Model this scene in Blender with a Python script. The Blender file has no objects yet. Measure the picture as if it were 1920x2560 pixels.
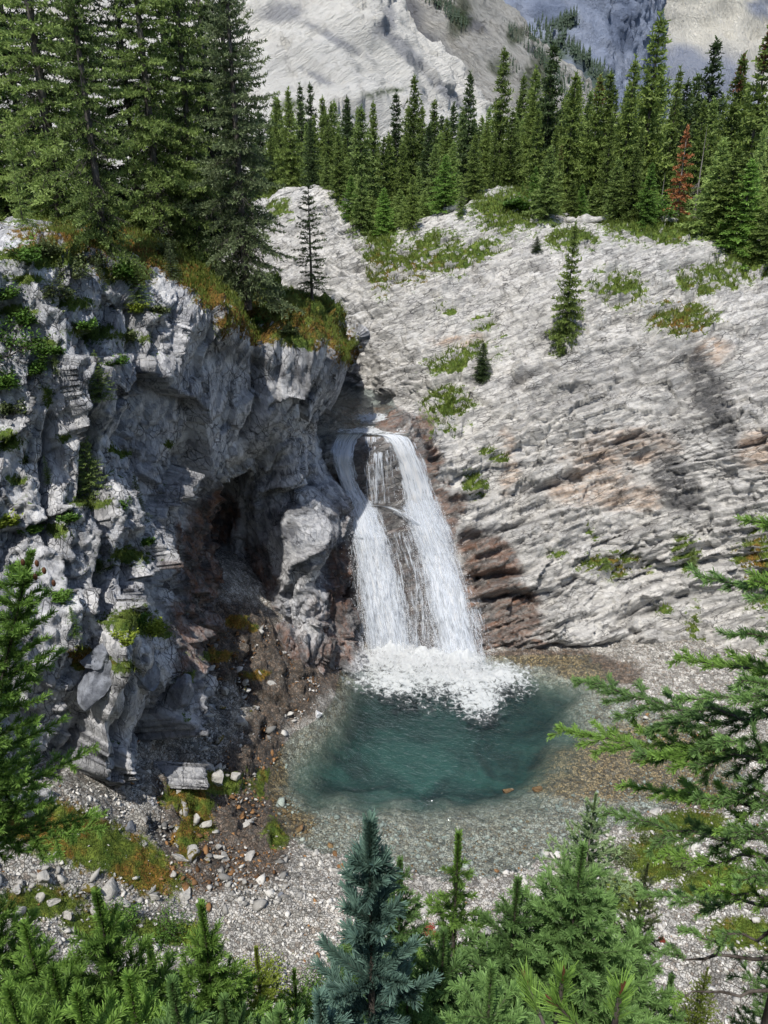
import bpy, math, random
import numpy as np
from mathutils import Vector, Matrix

# ------------------------------------------------------------------ camera model (metres, pool surface at z = 0)
CAM_Z, FOC, TILT = 20.0, 1971.0, math.radians(23.6)
CT, ST = math.cos(TILT), math.sin(TILT)
CAM = np.array([0.0, 0.0, CAM_Z])
def P(px, py, Y):
    u, v = (px - 960) / FOC, (1280 - py) / FOC
    t = Y / (CT + v * ST)
    return np.array([u * t, Y, CAM_Z + t * (v * CT - ST)])
def PZ(px, py, z):
    u, v = (px - 960) / FOC, (1280 - py) / FOC
    t = (z - CAM_Z) / (v * CT - ST)
    return np.array([u * t, t * (CT + v * ST), z])
def proj(p):
    r = p - CAM
    d = r[..., 1] * CT - r[..., 2] * ST
    d = np.where(np.abs(d) < 1e-3, 1e-3, d)
    return 960 + FOC * r[..., 0] / d, 1280 - FOC * (r[..., 1] * ST + r[..., 2] * CT) / d

scene = bpy.context.scene
col = scene.collection

# ------------------------------------------------------------------ noise
U32 = np.uint32
def _hash(ix, iy, iz, s):
    with np.errstate(over='ignore'):
        h = ix.astype(U32) * U32(0x8da6b343) + iy.astype(U32) * U32(0xd8163841) + iz.astype(U32) * U32(0xcb1ab31f) + U32((s * 0x9e3779b9) & 0xffffffff)
        h ^= h >> U32(13); h *= U32(0x5bd1e995); h ^= h >> U32(15); h *= U32(0x27d4eb2d); h ^= h >> U32(13)
    return h
def _r(h, k):
    with np.errstate(over='ignore'):
        g = (h + U32(k * 7919)) * U32(0x9E3779B1); g ^= g >> U32(15); g *= U32(0x85ebca6b); g ^= g >> U32(13)
    return g.astype(np.float64) / 4294967295.0
def perlin(p, s=0):
    p = np.asarray(p, dtype=np.float64)
    i = np.floor(p).astype(np.int64); f = p - i
    w = f * f * f * (f * (f * 6 - 15) + 10)
    out = 0
    for dx in (0, 1):
        for dy in (0, 1):
            for dz in (0, 1):
                h = _hash(i[..., 0] + dx, i[..., 1] + dy, i[..., 2] + dz, s)
                gx = (h & U32(1023)).astype(np.float64) / 511.5 - 1
                gy = ((h >> U32(10)) & U32(1023)).astype(np.float64) / 511.5 - 1
                gz = ((h >> U32(20)) & U32(1023)).astype(np.float64) / 511.5 - 1
                d = gx * (f[..., 0] - dx) + gy * (f[..., 1] - dy) + gz * (f[..., 2] - dz)
                wx = w[..., 0] if dx else 1 - w[..., 0]
                wy = w[..., 1] if dy else 1 - w[..., 1]
                wz = w[..., 2] if dz else 1 - w[..., 2]
                out = out + d * wx * wy * wz
    return out * 1.1
def fbm(p, octs=4, s=0, gain=0.5):
    a, t, q = 1.0, 0.0, np.asarray(p, dtype=np.float64)
    for k in range(octs):
        t = t + a * perlin(q, s + k * 17); a *= gain; q = q * 2.03 + 3.1
    return t
def voro(p, s=0):
    """cell random, tilt term, F1, F2-F1"""
    p = np.asarray(p, dtype=np.float64)
    i = np.floor(p).astype(np.int64)
    n = p.shape[:-1]
    b1 = np.full(n, 9.0); b2 = np.full(n, 9.0); bh = np.zeros(n, dtype=U32); bd = np.zeros(p.shape)
    for dx in (-1, 0, 1):
        for dy in (-1, 0, 1):
            for dz in (-1, 0, 1):
                cx, cy, cz = i[..., 0] + dx, i[..., 1] + dy, i[..., 2] + dz
                h = _hash(cx, cy, cz, s)
                q = np.stack([cx + _r(h, 1), cy + _r(h, 2), cz + _r(h, 3)], -1)
                dl = p - q
                d = np.sqrt((dl ** 2).sum(-1))
                m = d < b1
                b2 = np.where(m, b1, np.minimum(b2, d))
                bh = np.where(m, h, bh); bd = np.where(m[..., None], dl, bd); b1 = np.where(m, d, b1)
    g = np.stack([_r(bh, 5), _r(bh, 6), _r(bh, 7)], -1) * 2 - 1
    return _r(bh, 4), (g * bd).sum(-1), b1, b2 - b1
def sstep(a, b, x):
    t = np.clip((x - a) / (b - a), 0, 1)
    return t * t * (3 - 2 * t)

# ------------------------------------------------------------------ mesh helpers
def mesh_np(name, verts, faces, attrs=None, smooth=False):
    """verts (N,3), faces (M,k) or list of such arrays; attrs name -> (N,) or (N,4) point data"""
    me = bpy.data.meshes.new(name)
    verts = np.ascontiguousarray(verts, dtype=np.float32)
    fl = [np.asarray(f, dtype=np.int32) for f in (faces if isinstance(faces, list) else [faces])]
    me.vertices.add(len(verts)); me.vertices.foreach_set('co', verts.ravel())
    nl = sum(f.size for f in fl); nf = sum(len(f) for f in fl)
    me.loops.add(nl); me.loops.foreach_set('vertex_index', np.concatenate([f.ravel() for f in fl]))
    me.polygons.add(nf)
    tot = np.concatenate([np.full(len(f), f.shape[1], dtype=np.int32) for f in fl])
    start = np.concatenate([[0], np.cumsum(tot)[:-1]]).astype(np.int32)
    me.polygons.foreach_set('loop_start', start)
    if smooth: me.polygons.foreach_set('use_smooth', np.ones(nf, dtype=bool))
    me.update(calc_edges=True)
    for k, a in (attrs or {}).items():
        a = np.ascontiguousarray(a, dtype=np.float32)
        if a.ndim == 1:
            at = me.attributes.new(k, 'FLOAT', 'POINT'); at.data.foreach_set('value', a)
        else:
            at = me.attributes.new(k, 'FLOAT_COLOR', 'POINT'); at.data.foreach_set('color', a.ravel())
    return me
def link(name, me, mat=None, parent=None, loc=None):
    o = bpy.data.objects.new(name, me)
    if mat is not None and me is not None and not me.materials: me.materials.append(mat)
    if parent is not None: o.parent = parent
    if loc is not None: o.location = [float(v) for v in loc]
    col.objects.link(o)
    return o
def tag(o, label=None, cat=None, group=None, kind=None):
    if label: o['label'] = label
    if cat: o['category'] = cat
    if group: o['group'] = group
    if kind: o['kind'] = kind
    return o
def thing(name, label, cat, loc=(0, 0, 0), group=None):
    return tag(link(name, None, loc=loc), label, cat, group)
def grid_faces(nv, nu):
    a = np.arange(nv * nu).reshape(nv, nu)
    return np.stack([a[:-1, :-1], a[1:, :-1], a[1:, 1:], a[:-1, 1:]], -1).reshape(-1, 4)
def cr1(c, t, axis):
    """Catmull-Rom along axis at parameters t"""
    c = np.moveaxis(c, axis, 0); n = len(c)
    i = np.clip(np.floor(t).astype(int), 0, n - 2); f = (t - i).reshape(-1, *([1] * (c.ndim - 1)))
    g = lambda k: c[np.clip(i + k, 0, n - 1)]
    p0, p1, p2, p3 = g(-1), g(0), g(1), g(2)
    r = 0.5 * (2 * p1 + (p2 - p0) * f + (2 * p0 - 5 * p1 + 4 * p2 - p3) * f ** 2 + (3 * p1 - p0 - 3 * p2 + p3) * f ** 3)
    return np.moveaxis(r, 0, axis)
def params(c, axis, step):
    d = np.sqrt((np.diff(c, axis=axis) ** 2).sum(-1))
    L = d.mean(axis=1 - axis)
    return np.concatenate([k + np.arange(m) / m for k, m in ((k, max(1, int(math.ceil(x / step)))) for k, x in enumerate(L))] + [[len(L) * 1.0]])
def sheet(ctrl, su, sv):
    c = np.array(ctrl, dtype=np.float64)
    tu, tv = params(c, 1, su), params(c, 0, sv)
    return cr1(cr1(c, tu, 1), tv, 0), tu, tv
def normals(g, blur=0):
    n = np.cross(np.gradient(g, axis=0), np.gradient(g, axis=1))
    n /= np.linalg.norm(n, axis=-1, keepdims=True) + 1e-9
    for _ in range(blur):
        for ax in (0, 1):
            n = n + np.roll(n, 1, ax) + np.roll(n, -1, ax)
            n /= np.linalg.norm(n, axis=-1, keepdims=True) + 1e-9
    return n
def blobs(px, py, lst, soft=1.0):
    """union of soft ellipses (cx, cy, rx, ry, turn in degrees, weight): 1 in the middle, 0.5 at the rim"""
    out = np.zeros(px.shape)
    for e in lst:
        cx, cy, rx, ry = e[:4]; a = math.radians(e[4]) if len(e) > 4 else 0; w = e[5] if len(e) > 5 else 1
        dx, dy = px - cx, py - cy
        x, y = dx * math.cos(a) - dy * math.sin(a), dx * math.sin(a) + dy * math.cos(a)
        out = np.maximum(out, w * np.clip(1 - 0.5 * np.sqrt((x / rx) ** 2 + (y / ry) ** 2), 0, 1))
    return out

# ------------------------------------------------------------------ materials
class NT:
    def __init__(self, name):
        self.m = bpy.data.materials.new(name); self.m.use_nodes = True
        self.t = self.m.node_tree; self.t.nodes.clear()
        self.out = self.t.nodes.new('ShaderNodeOutputMaterial')
    def n(self, typ, ins=None, **kw):
        nd = self.t.nodes.new('ShaderNode' + typ)
        for k, v in kw.items(): setattr(nd, k, v)
        for k, v in (ins or {}).items(): self.set(nd.inputs[k], v)
        return nd
    def set(self, sock, v):
        if isinstance(v, bpy.types.NodeSocket): self.t.links.new(v, sock)
        elif isinstance(v, (tuple, list)) and len(v) == 3 and sock.type == 'RGBA': sock.default_value = (*v, 1)
        else: sock.default_value = v
    def attr(self, name): return self.n('Attribute', attribute_name=name)
    def math(self, op, a, b=0.0, clamp=False):
        return self.n('Math', {0: a, 1: b}, operation=op, use_clamp=clamp).outputs[0]
    def mix(self, f, a, b, mode='MIX'):
        nd = self.n('Mix', data_type='RGBA', blend_type=mode)
        self.set(nd.inputs[0], f); self.set(nd.inputs[6], a); self.set(nd.inputs[7], b)
        return nd.outputs[2]
    def noise(self, scale, vec=None, detail=4, rough=0.55, dist=0.0):
        nd = self.n('TexNoise', {'Scale': scale, 'Detail': detail, 'Roughness': rough, 'Distortion': dist})
        if vec is not None: self.set(nd.inputs['Vector'], vec)
        return nd.outputs['Fac']
    def ramp(self, f, lo, hi, a=0.0, b=1.0, smooth=True):
        nd = self.n('MapRange', {0: f, 1: lo, 2: hi, 3: a, 4: b}, interpolation_type='SMOOTHSTEP' if smooth else 'LINEAR')
        return nd.outputs[0]
    def coord(self, rot=(0, 0, 0), scale=(1, 1, 1)):
        c = self.n('TexCoord').outputs['Object']
        c = self.n('Mapping', {'Vector': c, 'Rotation': rot}).outputs[0]
        return self.n('Mapping', {'Vector': c, 'Scale': scale}).outputs[0]
    def sep(self, c):
        s = self.n('SeparateColor', {0: c}); return s.outputs
    def bump(self, h, strength, dist, normal=None):
        ins = {'Height': h, 'Strength': strength, 'Distance': dist}
        if normal is not None: ins['Normal'] = normal
        return self.n('Bump', ins).outputs[0]
    def surf(self, s): self.t.links.new(s, self.out.inputs['Surface']); return self.m

def rock_material(name, pale, mid, dark, stretch=(1, 1, 1), rot=(0, 0, 0), fine=1.0, green=((.065, .115, .018), (.16, .22, .04)), bump=1.0):
    """m1 = moss, brown wet, crack, orange share; m2 = warm tint, dark stain, gloss, (free)"""
    N = NT(name)
    c = N.coord(); cs = N.coord(rot, stretch)
    a1 = N.attr('m1'); a2 = N.attr('m2')
    s1 = N.sep(a1.outputs['Color']); s2 = N.sep(a2.outputs['Color'])
    big = N.noise(0.35, c, 5, .6); md = N.noise(2.2 * fine, cs, 6, .65, .4); sm = N.noise(9 * fine, N.mix(.55, cs, c), 6, .7, .3)
    base = N.mix(N.ramp(big, .36, .66), mid, pale)
    base = N.mix(N.ramp(md, .50, .72, 0, .75), base, dark)
    base = N.mix(N.ramp(sm, .38, .68, 0, .55), base, N.mix(.5, pale, (.8, .8, .8)))
    base = N.mix(N.ramp(N.noise(26 * fine, cs, 3, .7), .55, .72, 0, .5), base, dark)
    base = N.mix(N.math('MULTIPLY', s2[0], N.ramp(md, .3, .6)), base, (.50, .385, .30))
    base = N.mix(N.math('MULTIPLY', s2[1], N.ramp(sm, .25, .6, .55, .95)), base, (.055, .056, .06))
    wv = N.mix(.22, cs, N.n('TexNoise', {'Vector': cs, 'Scale': 1.8 * fine, 'Detail': 4}).outputs['Color'], 'ADD')
    fe = N.n('TexVoronoi', {'Vector': wv, 'Scale': 1.9 * fine}, feature='DISTANCE_TO_EDGE').outputs['Distance']
    fe2 = N.n('TexVoronoi', {'Vector': wv, 'Scale': 5.2 * fine}, feature='DISTANCE_TO_EDGE').outputs['Distance']
    fc = N.sep(N.n('TexVoronoi', {'Vector': wv, 'Scale': 5.2 * fine}).outputs['Color'])
    gate = N.ramp(N.noise(1.1, c, 4, .6), .42, .60)
    line = N.math('MULTIPLY', N.ramp(fe, 0, .035, .15, 1), N.ramp(fe2, 0, .05, .35, 1))
    lineg = N.math('SUBTRACT', 1.0, N.math('MULTIPLY', N.math('SUBTRACT', 1.0, line), N.math('ADD', N.math('MULTIPLY', gate, .75), .15)))
    base = N.mix(N.ramp(fc[0], .55, 1.0, 0, .45), base, pale)
    base = N.mix(N.ramp(fc[1], .6, 1.0, 0, .5), base, dark)
    base = N.mix(lineg, (.03, .03, .033), base)
    base = N.mix(N.ramp(a2.outputs['Alpha'], .62, .95, 0, .55), base, pale)
    base = N.mix(N.ramp(a2.outputs['Alpha'], .38, .05, 0, .55), base, dark)
    brown = N.mix(N.ramp(md, .4, .65), (.028, .018, .013), (.20, .085, .036))
    base = N.mix(N.math('MULTIPLY', s1[1], N.ramp(sm, .2, .65, .98, .62)), base, brown)
    base = N.mix(N.math('MULTIPLY', s1[2], .72), base, (.03, .03, .033))  # dark crack dirt, doubling as painted occlusion shade in the creases
    mossn = N.noise(5.5, c, 6, .7)
    mm = N.math('ADD', s1[0], N.math('MULTIPLY', N.math('SUBTRACT', mossn, .5), 1.25))
    mf = N.ramp(mm, .37, .54)
    gcol = N.mix(N.ramp(N.noise(3.1, c, 4), .35, .65), green[0], green[1])
    ocol = N.mix(N.ramp(N.noise(14, c, 4), .35, .65), (.10, .055, .012), (.26, .15, .03))
    of = N.math('ADD', a1.outputs['Alpha'], N.math('MULTIPLY', N.math('SUBTRACT', N.noise(1.9, c, 3), .5), 1.1))
    mcol = N.mix(N.ramp(of, .35, .65), gcol, ocol)
    mcol = N.mix(N.ramp(N.noise(30, c, 2), .4, .7, 0, .65), mcol, (.018, .022, .008))
    base = N.mix(mf, base, mcol)
    h = N.math('ADD', N.math('MULTIPLY', md, .5), N.math('ADD', N.math('MULTIPLY', sm, .35), N.math('MULTIPLY', N.noise(34 * fine, cs, 5, .7), .16)))
    h = N.math('ADD', h, N.math('ADD', N.math('MULTIPLY', fc[2], .6), N.math('MULTIPLY', lineg, .3)))
    nb = N.bump(h, .85 * bump, .16)
    rough = N.math('SUBTRACT', .92, N.math('MULTIPLY', s2[2], .55))
    b = N.n('BsdfPrincipled', {'Base Color': base, 'Roughness': rough, 'Normal': nb, 'Specular IOR Level': .25})
    return N.surf(b.outputs[0])

# ------------------------------------------------------------------ terrain: the right-hand slope, ledges of tilted strata
def mesh_sheet(name, g, disp_fn, mask_fn, mat, blur=3, smooth=False):
    n = normals(g, blur)
    d, crack = disp_fn(g, n)
    q = g + n * d[..., None] if d.ndim == 2 else g + d
    px, py = proj(q)
    m1, m2 = mask_fn(q, px, py, normals(q), crack)
    me = mesh_np(name, q.reshape(-1, 3), grid_faces(*q.shape[:2]), {'m1': m1.reshape(-1, 4), 'm2': m2.reshape(-1, 4)}, smooth)
    o = link(name, me, mat)
    return o, q
def pack(*c):
    s = max((np.asarray(x) for x in c), key=lambda x: x.ndim).shape
    return np.stack([np.broadcast_to(np.asarray(x, dtype=np.float64), s) for x in c], -1)

def R_ctrl():
    pxs = [560, 700, 790, 870, 930, 1000, 1080, 1250, 1420, 1600, 1780, 1960, 2200, 2500]
    rim = [(560, 58), (500, 58), (472, 56), (520, 53), (590, 51), (580, 51), (550, 51), (480, 52), (552, 49), (545, 48), (580, 47), (640, 44), (680, 41), (700, 38)]
    rows = []
    back2 = [P(x, 468, 130) for x in pxs]
    back1 = [P(x, max(r[0] - 16, 486), r[1] + 9) for x, r in zip(pxs, rim)]
    rows += [back2, back1, [P(x, r[0], r[1]) for x, r in zip(pxs, rim)]]
    tab = [  # (py, Y) per column, downwards
        [(640, 54), (620, 53.5), (600, 52.5), (640, 49.5), (690, 47.5), (680, 47), (650, 47), (600, 48), (640, 44.5), (650, 43.8), (690, 42), (740, 40), (770, 37), (800, 34)],
        [(800, 50), (780, 49), (760, 48.5), (780, 46), (800, 44.5), (790, 43.5), (780, 43), (760, 43), (760, 41), (770, 40.2), (800, 38.8), (850, 37), (890, 34.5), (920, 31.5)],
        [(930, 46), (920, 45.3), (900, 45), (920, 43), (930, 41.8), (900, 40.8), (890, 40), (890, 39.5), (890, 38.4), (900, 37.8), (930, 36.4), (970, 34.8), (1000, 32.5), (1040, 29.5)],
        [(1045, 44), (1040, 43), (1035, 42.5), (1032, 41), (1030, 39.8), (1010, 38.9), (1000, 37.7), (1020, 37.0), (1030, 36.4), (1040, 35.9), (1070, 34.7), (1100, 33.3), (1130, 31.2), (1170, 28.4)],
        [(1085, 35.6), (1085, 35.2), (1085, 34.5), (1087, 34.0), (1089, 33.6), (1086, 33.7), (1110, 34.4), (1150, 35.1), (1170, 34.8), (1180, 34.5), (1200, 33.5), (1230, 32.1), (1260, 30.1), (1300, 27.5)],
        [(1260, 35.0), (1260, 34.5), (1255, 33.6), (1255, 32.9), (1255, 32.4), (1258, 32.6), (1265, 33.0), (1290, 33.5), (1320, 33.2), (1320, 33.1), (1340, 32.3), (1360, 31.1), (1380, 29.2), (1420, 26.8)],
        [(1440, 34.2), (1440, 33.6), (1440, 32.8), (1440, 32.0), (1440, 31.4), (1440, 31.5), (1440, 31.6), (1440, 31.8), (1470, 31.7), (1475, 32), (1490, 31.4), (1520, 30.2), (1545, 28.5), (1580, 26.1)],
        [(1655, 33.0), (1650, 32.2), (1645, 31.2), (1640, 30.6), (1635, 30.3), (1632, 30.3), (1628, 30.2), (1622, 30.3), (1625, 30.2), (1640, 30.2), (1705, 28.9), (1725, 28.0), (1745, 26.8), (1775, 24.6)],
    ]
    for r in tab: rows.append([P(x, a, b) for x, (a, b) in zip(pxs, r)])
    rows.append([p + np.array([0, -.5, -2.6]) for p in rows[-1]])
    return rows
NB = np.array([-.32, .24, .92]); NB /= np.linalg.norm(NB)
TA = np.cross(NB, [0, 1, 0]); TA /= np.linalg.norm(TA); TB = np.cross(NB, TA)
def bedded(p, stretch):
    return np.stack([p @ TA / stretch, p @ TB / stretch, p @ NB], -1)
def R_disp(g, n):
    px, py = proj(g)
    big = fbm(g * .22, 3, 3) * .55
    q = bedded(g, 4.0)
    b = g @ NB + .42 * fbm(g * .33, 3, 11) + .12 * fbm(bedded(g, 2.0) * 1.5, 3, 21)
    d = big; crack = np.zeros(b.shape)
    steep = sstep(700, 900, py)
    for L, A, s in ((2.1, .58, 31), (.95, .38, 41), (.40, .16, 51), (.16, .05, 61)):
        k = b / L + .25 * fbm(g * (.4 / L), 2, s)
        lay = np.floor(k); f = k - lay
        amp = .15 + 1.15 * np.clip(.5 + 1.3 * perlin(np.stack([q[..., 0] * 1.5 / L ** .5 + lay * 7.31, q[..., 1] * 1.5 / L ** .5, lay * 3.7], -1), s + 2), 0, 1.2)
        prof = np.minimum(f / .90, (1 - f) / .10)
        d = d + A * amp * (prof - .5)
        crack = np.maximum(crack, sstep(.80, .99, f) * np.clip(amp - .5, 0, 1) * min(1, L + .35))
    d = d + .13 * fbm(q * np.array([.8, .8, 1.4]), 5, 71, .6)
    r, t, f1, f2 = voro(bedded(g, 2.2) * 1.25, 81)
    d = d + .24 * (r - .5) + .42 * t
    r, t, f1, f2 = voro(bedded(g, 1.8) * 3.4, 82)
    d = d + .08 * (r - .5) + .17 * t
    crack = np.maximum(crack, .3 * sstep(.08, .02, f2))
    under = sstep(.40, .62, blobs(px, py, [(945, 1180, 85, 120), (985, 1350, 120, 180), (1010, 1520, 140, 160), (1090, 1450, 75, 270), (1040, 1220, 50, 140)]))
    d = d * (.55 + .45 * sstep(560, 700, py)) * (1 - .8 * under)
    # big fixed ledge cracks seen in the lower wall
    for (x0, y0, x1, y1, w, a) in ((1560, 1545, 1740, 1490, 14, .5), (1180, 1340, 1400, 1290, 10, .3), (1190, 1440, 1330, 1425, 9, .5), (1195, 1500, 1350, 1480, 9, .5), (1260, 970, 1370, 925, 12, .5), (1330, 1620, 1660, 1625, 12, .6), (1290, 1240, 1480, 1180, 10, .3), (1510, 1110, 1640, 1090, 10, .45), (1630, 690, 1740, 650, 10, .4), (1270, 700, 1390, 660, 9, .4)):
        L2 = (x1 - x0) ** 2 + (y1 - y0) ** 2
        wob = 12 * perlin(g * .9, 90)
        t = np.clip(((px - x0) * (x1 - x0) + (py - y0) * (y1 - y0)) / L2, 0, 1)
        dy = py - (y0 + (y1 - y0) * t) + wob; dx = np.abs(px - (x0 + (x1 - x0) * t))
        m = np.exp(-(dx / 30) ** 2) * np.sin(np.pi * np.clip(t, .03, .97)) ** .5
        d = d - a * m * np.exp(-(dy / w) ** 2) + a * .5 * m * np.exp(-((dy + 2.2 * w) / (1.4 * w)) ** 2)
        crack = np.maximum(crack, m * np.exp(-(dy / (w * .6)) ** 2))
    # a groove with a dark stain down the right
    gx = 1745 - (py - 880) * .42 + 20 * perlin(g * .5, 95)
    m = sstep(840, 930, py) * sstep(1290, 1180, py)
    d = d - .55 * m * np.exp(-((px - gx) / 36) ** 2)
    return d, np.clip(crack, 0, 1)
R_GREEN = [(1117, 1013, 58, 52), (1150, 897, 95, 30, 15), (1215, 810, 34, 24), (1555, 722, 66, 44), (1700, 798, 95, 42), (1735, 705, 48, 30), (1640, 560, 130, 50), (1262, 530, 85, 60), (1041, 650, 120, 48, 25), (1170, 640, 90, 28, 20), (950, 650, 45, 85), (1875, 655, 75, 50), (1535, 1412, 85, 30), (1724, 1388, 26, 44), (1735, 1570, 22, 62), (1186, 1215, 34, 30), (1900, 1411, 46, 110), (1110, 770, 26, 14), (1430, 600, 60, 30), (885, 520, 30, 40), (945, 560, 40, 50), (1240, 1140, 26, 16), (1390, 1385, 18, 16), (1480, 1330, 16, 14), (1665, 1530, 20, 14), (1080, 1090, 20, 12), (1130, 1080, 18, 10), (1800, 690, 40, 25), (700, 520, 24, 30)]
R_BROWN = [(1072, 1190, 34, 110), (1098, 1310, 40, 90), (1120, 1270, 56, 48, -25), (1215, 1395, 85, 62, -20), (1240, 1480, 105, 50, -15), (1255, 1555, 115, 55, -8), (1300, 1622, 190, 20, -4), (1470, 1640, 70, 14), (960, 1300, 130, 260), (1000, 1500, 160, 200), (1060, 1065, 28, 40), (940, 1050, 90, 40), (1150, 1560, 110, 90), (800, 1500, 80, 250)]
def R_mask(q, px, py, nn, crack):
    w = 40 * fbm(q * .8, 3, 5)
    gx, gy = px + w, py + .6 * w
    up = sstep(.15, .55, nn[..., 2])
    moss = blobs(gx, gy, R_GREEN) * (.45 + .55 * up)
    moss = np.where(q[..., 1] > np.where(px < 930, 61, 54), np.maximum(moss, .75), moss)
    moss = np.maximum(moss, .38 * up * sstep(.1, .5, fbm(q * .5, 3, 6)) * sstep(1100, 700, py))
    orange = .22 + .3 * blobs(px, py, [(1890, 1411, 60, 110), (1550, 1420, 90, 30), (1700, 800, 100, 60), (1000, 700, 150, 60)])
    brown = sstep(.42, .60, blobs(gx, gy, R_BROWN))
    under = sstep(.42, .62, blobs(gx, gy, [(945, 1180, 75, 110), (980, 1350, 120, 180), (1010, 1520, 140, 160)]))
    warm = .9 * sstep(.40, .75, blobs(gx, gy, [(1490, 1170, 85, 75), (1600, 1115, 95, 50), (1430, 1230, 60, 40), (1570, 1240, 110, 40), (1270, 1160, 25, 90), (1890, 1120, 60, 60), (1780, 880, 60, 40), (1150, 850, 80, 20)]))
    stain = np.maximum(.95 * sstep(.42, .70, blobs(gx, gy, [(1775, 990, 50, 160, 22), (1690, 1210, 56, 100, 28)])), .3 * sstep(.4, .8, blobs(gx, gy, [(1480, 960, 220, 70, 10), (1650, 1100, 120, 40, 20)])))
    stain = np.maximum(stain, .95 * under); brown = brown * (1 - .72 * under)
    return pack(moss, brown, crack, orange), pack(warm, stain, np.clip(brown + under, 0, 1), .5 + 0 * px)
M_slope = rock_material('pale_limestone', (.57, .555, .525), (.43, .422, .405), (.13, .13, .135), stretch=(.36, .46, 1.45), rot=(.25, .32, 0), fine=1.1)
Rg, _, _ = sheet(R_ctrl(), .085, .07)
rock_slope, RQ = mesh_sheet('rock_slope', Rg, R_disp, R_mask, M_slope)
tag(rock_slope, kind='structure', label='pale grey limestone slope of tilted ledges beside the falls')

# ------------------------------------------------------------------ terrain: the left cliff with its overhang and cave
def L_ctrl():
    px0 = [-420, -250, 0, 180, 340, 445, 560, 680, 800, 885]
    tab = [
        [(500, 42), (500, 42), (500, 42), (498, 44), (500, 44), (560, 42), (660, 40), (765, 37), (805, 37), (880, 37.5)],
        [(540, 25), (540, 25), (560, 26), (550, 27.5), (565, 29), (605, 30), (700, 31.0), (738, 32.2), (765, 33), (852, 33.2)],
        [(590, 19), (600, 19.5), (622, 21), (625, 22.5), (690, 23.8), (740, 25.0), (790, 26.2), (855, 28.2), (868, 29.5), (905, 31)],
        [(800, 18), (800, 18.5), (800, 20), (790, 21.5), (820, 22.9), (850, 24.3), (905, 26.5), (965, 28.3), (980, 29.5), (1000, 31)],
        [(1000, 17.5), (1000, 18), (1000, 19.4), (1000, 20.8), (1010, 22.2), (1040, 24.0), (1050, 26.9), (1050, 28.5), (1085, 29.5), (1090, 31)],
        [(1200, 17), (1200, 17.3), (1200, 18.7), (1200, 20), (1200, 21.4), (1215, 24.0), (1160, 27.3), (1085, 28.7), (1180, 29.6), (1190, 31.1)],
        [(1400, 16.5), (1400, 16.6), (1400, 17.7), (1400, 19), (1370, 20.7), (1350, 23.9), (1240, 30.6), (1215, 30.0), (1270, 29.5), (1280, 31)],
        [(1650, 15.5), (1650, 15.5), (1620, 16.4), (1640, 17.8), (1600, 19.5), (1480, 23.2), (1400, 31.0), (1390, 29.8), (1400, 29.2), (1420, 30.8)],
        [(1900, 14.5), (1900, 14.5), (1880, 15.6), (1900, 17.1), (1850, 18.9), (1690, 21.9), (1520, 30.2), (1540, 28.8), (1560, 28.7), (1560, 30.2)],
        [(2060, 14), (2060, 14), (2020, 15.0), (2030, 16.6), (2000, 18), (1900, 20.4), (1600, 27.9), (1620, 27.2), (1650, 27.9), (1660, 29.9)],
    ]
    rows = []
    for k, r in enumerate(tab):
        lastx = [870, 868, 852, 815, 760, 775, 808, 845, 872, 880][k]
        pxk = px0[:-1] + [lastx]
        if k in (3, 4, 5, 6, 7): pxk[-2] = (0, 0, 0, 775, 730, 735, 750, 775)[k]
        row = [P(x, a, b) for x, (a, b) in zip(pxk, r)]
        e = row[-1]
        if k == 0: row[-1] = e + np.array([0, 0, -1.0])
        row.append(e + np.array([.35, 2.2, -.2])); row.append(e + np.array([-.8, 5.0, -.6])); row.append(e + np.array([-4.5, 9.0, -1.0])); row.append(e + np.array([-12, 14.0, -1.0]))
        rows.append(row)
    rows.append([p + np.array([.1, -.1, -3.0]) for p in rows[-1]])
    return rows
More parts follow.
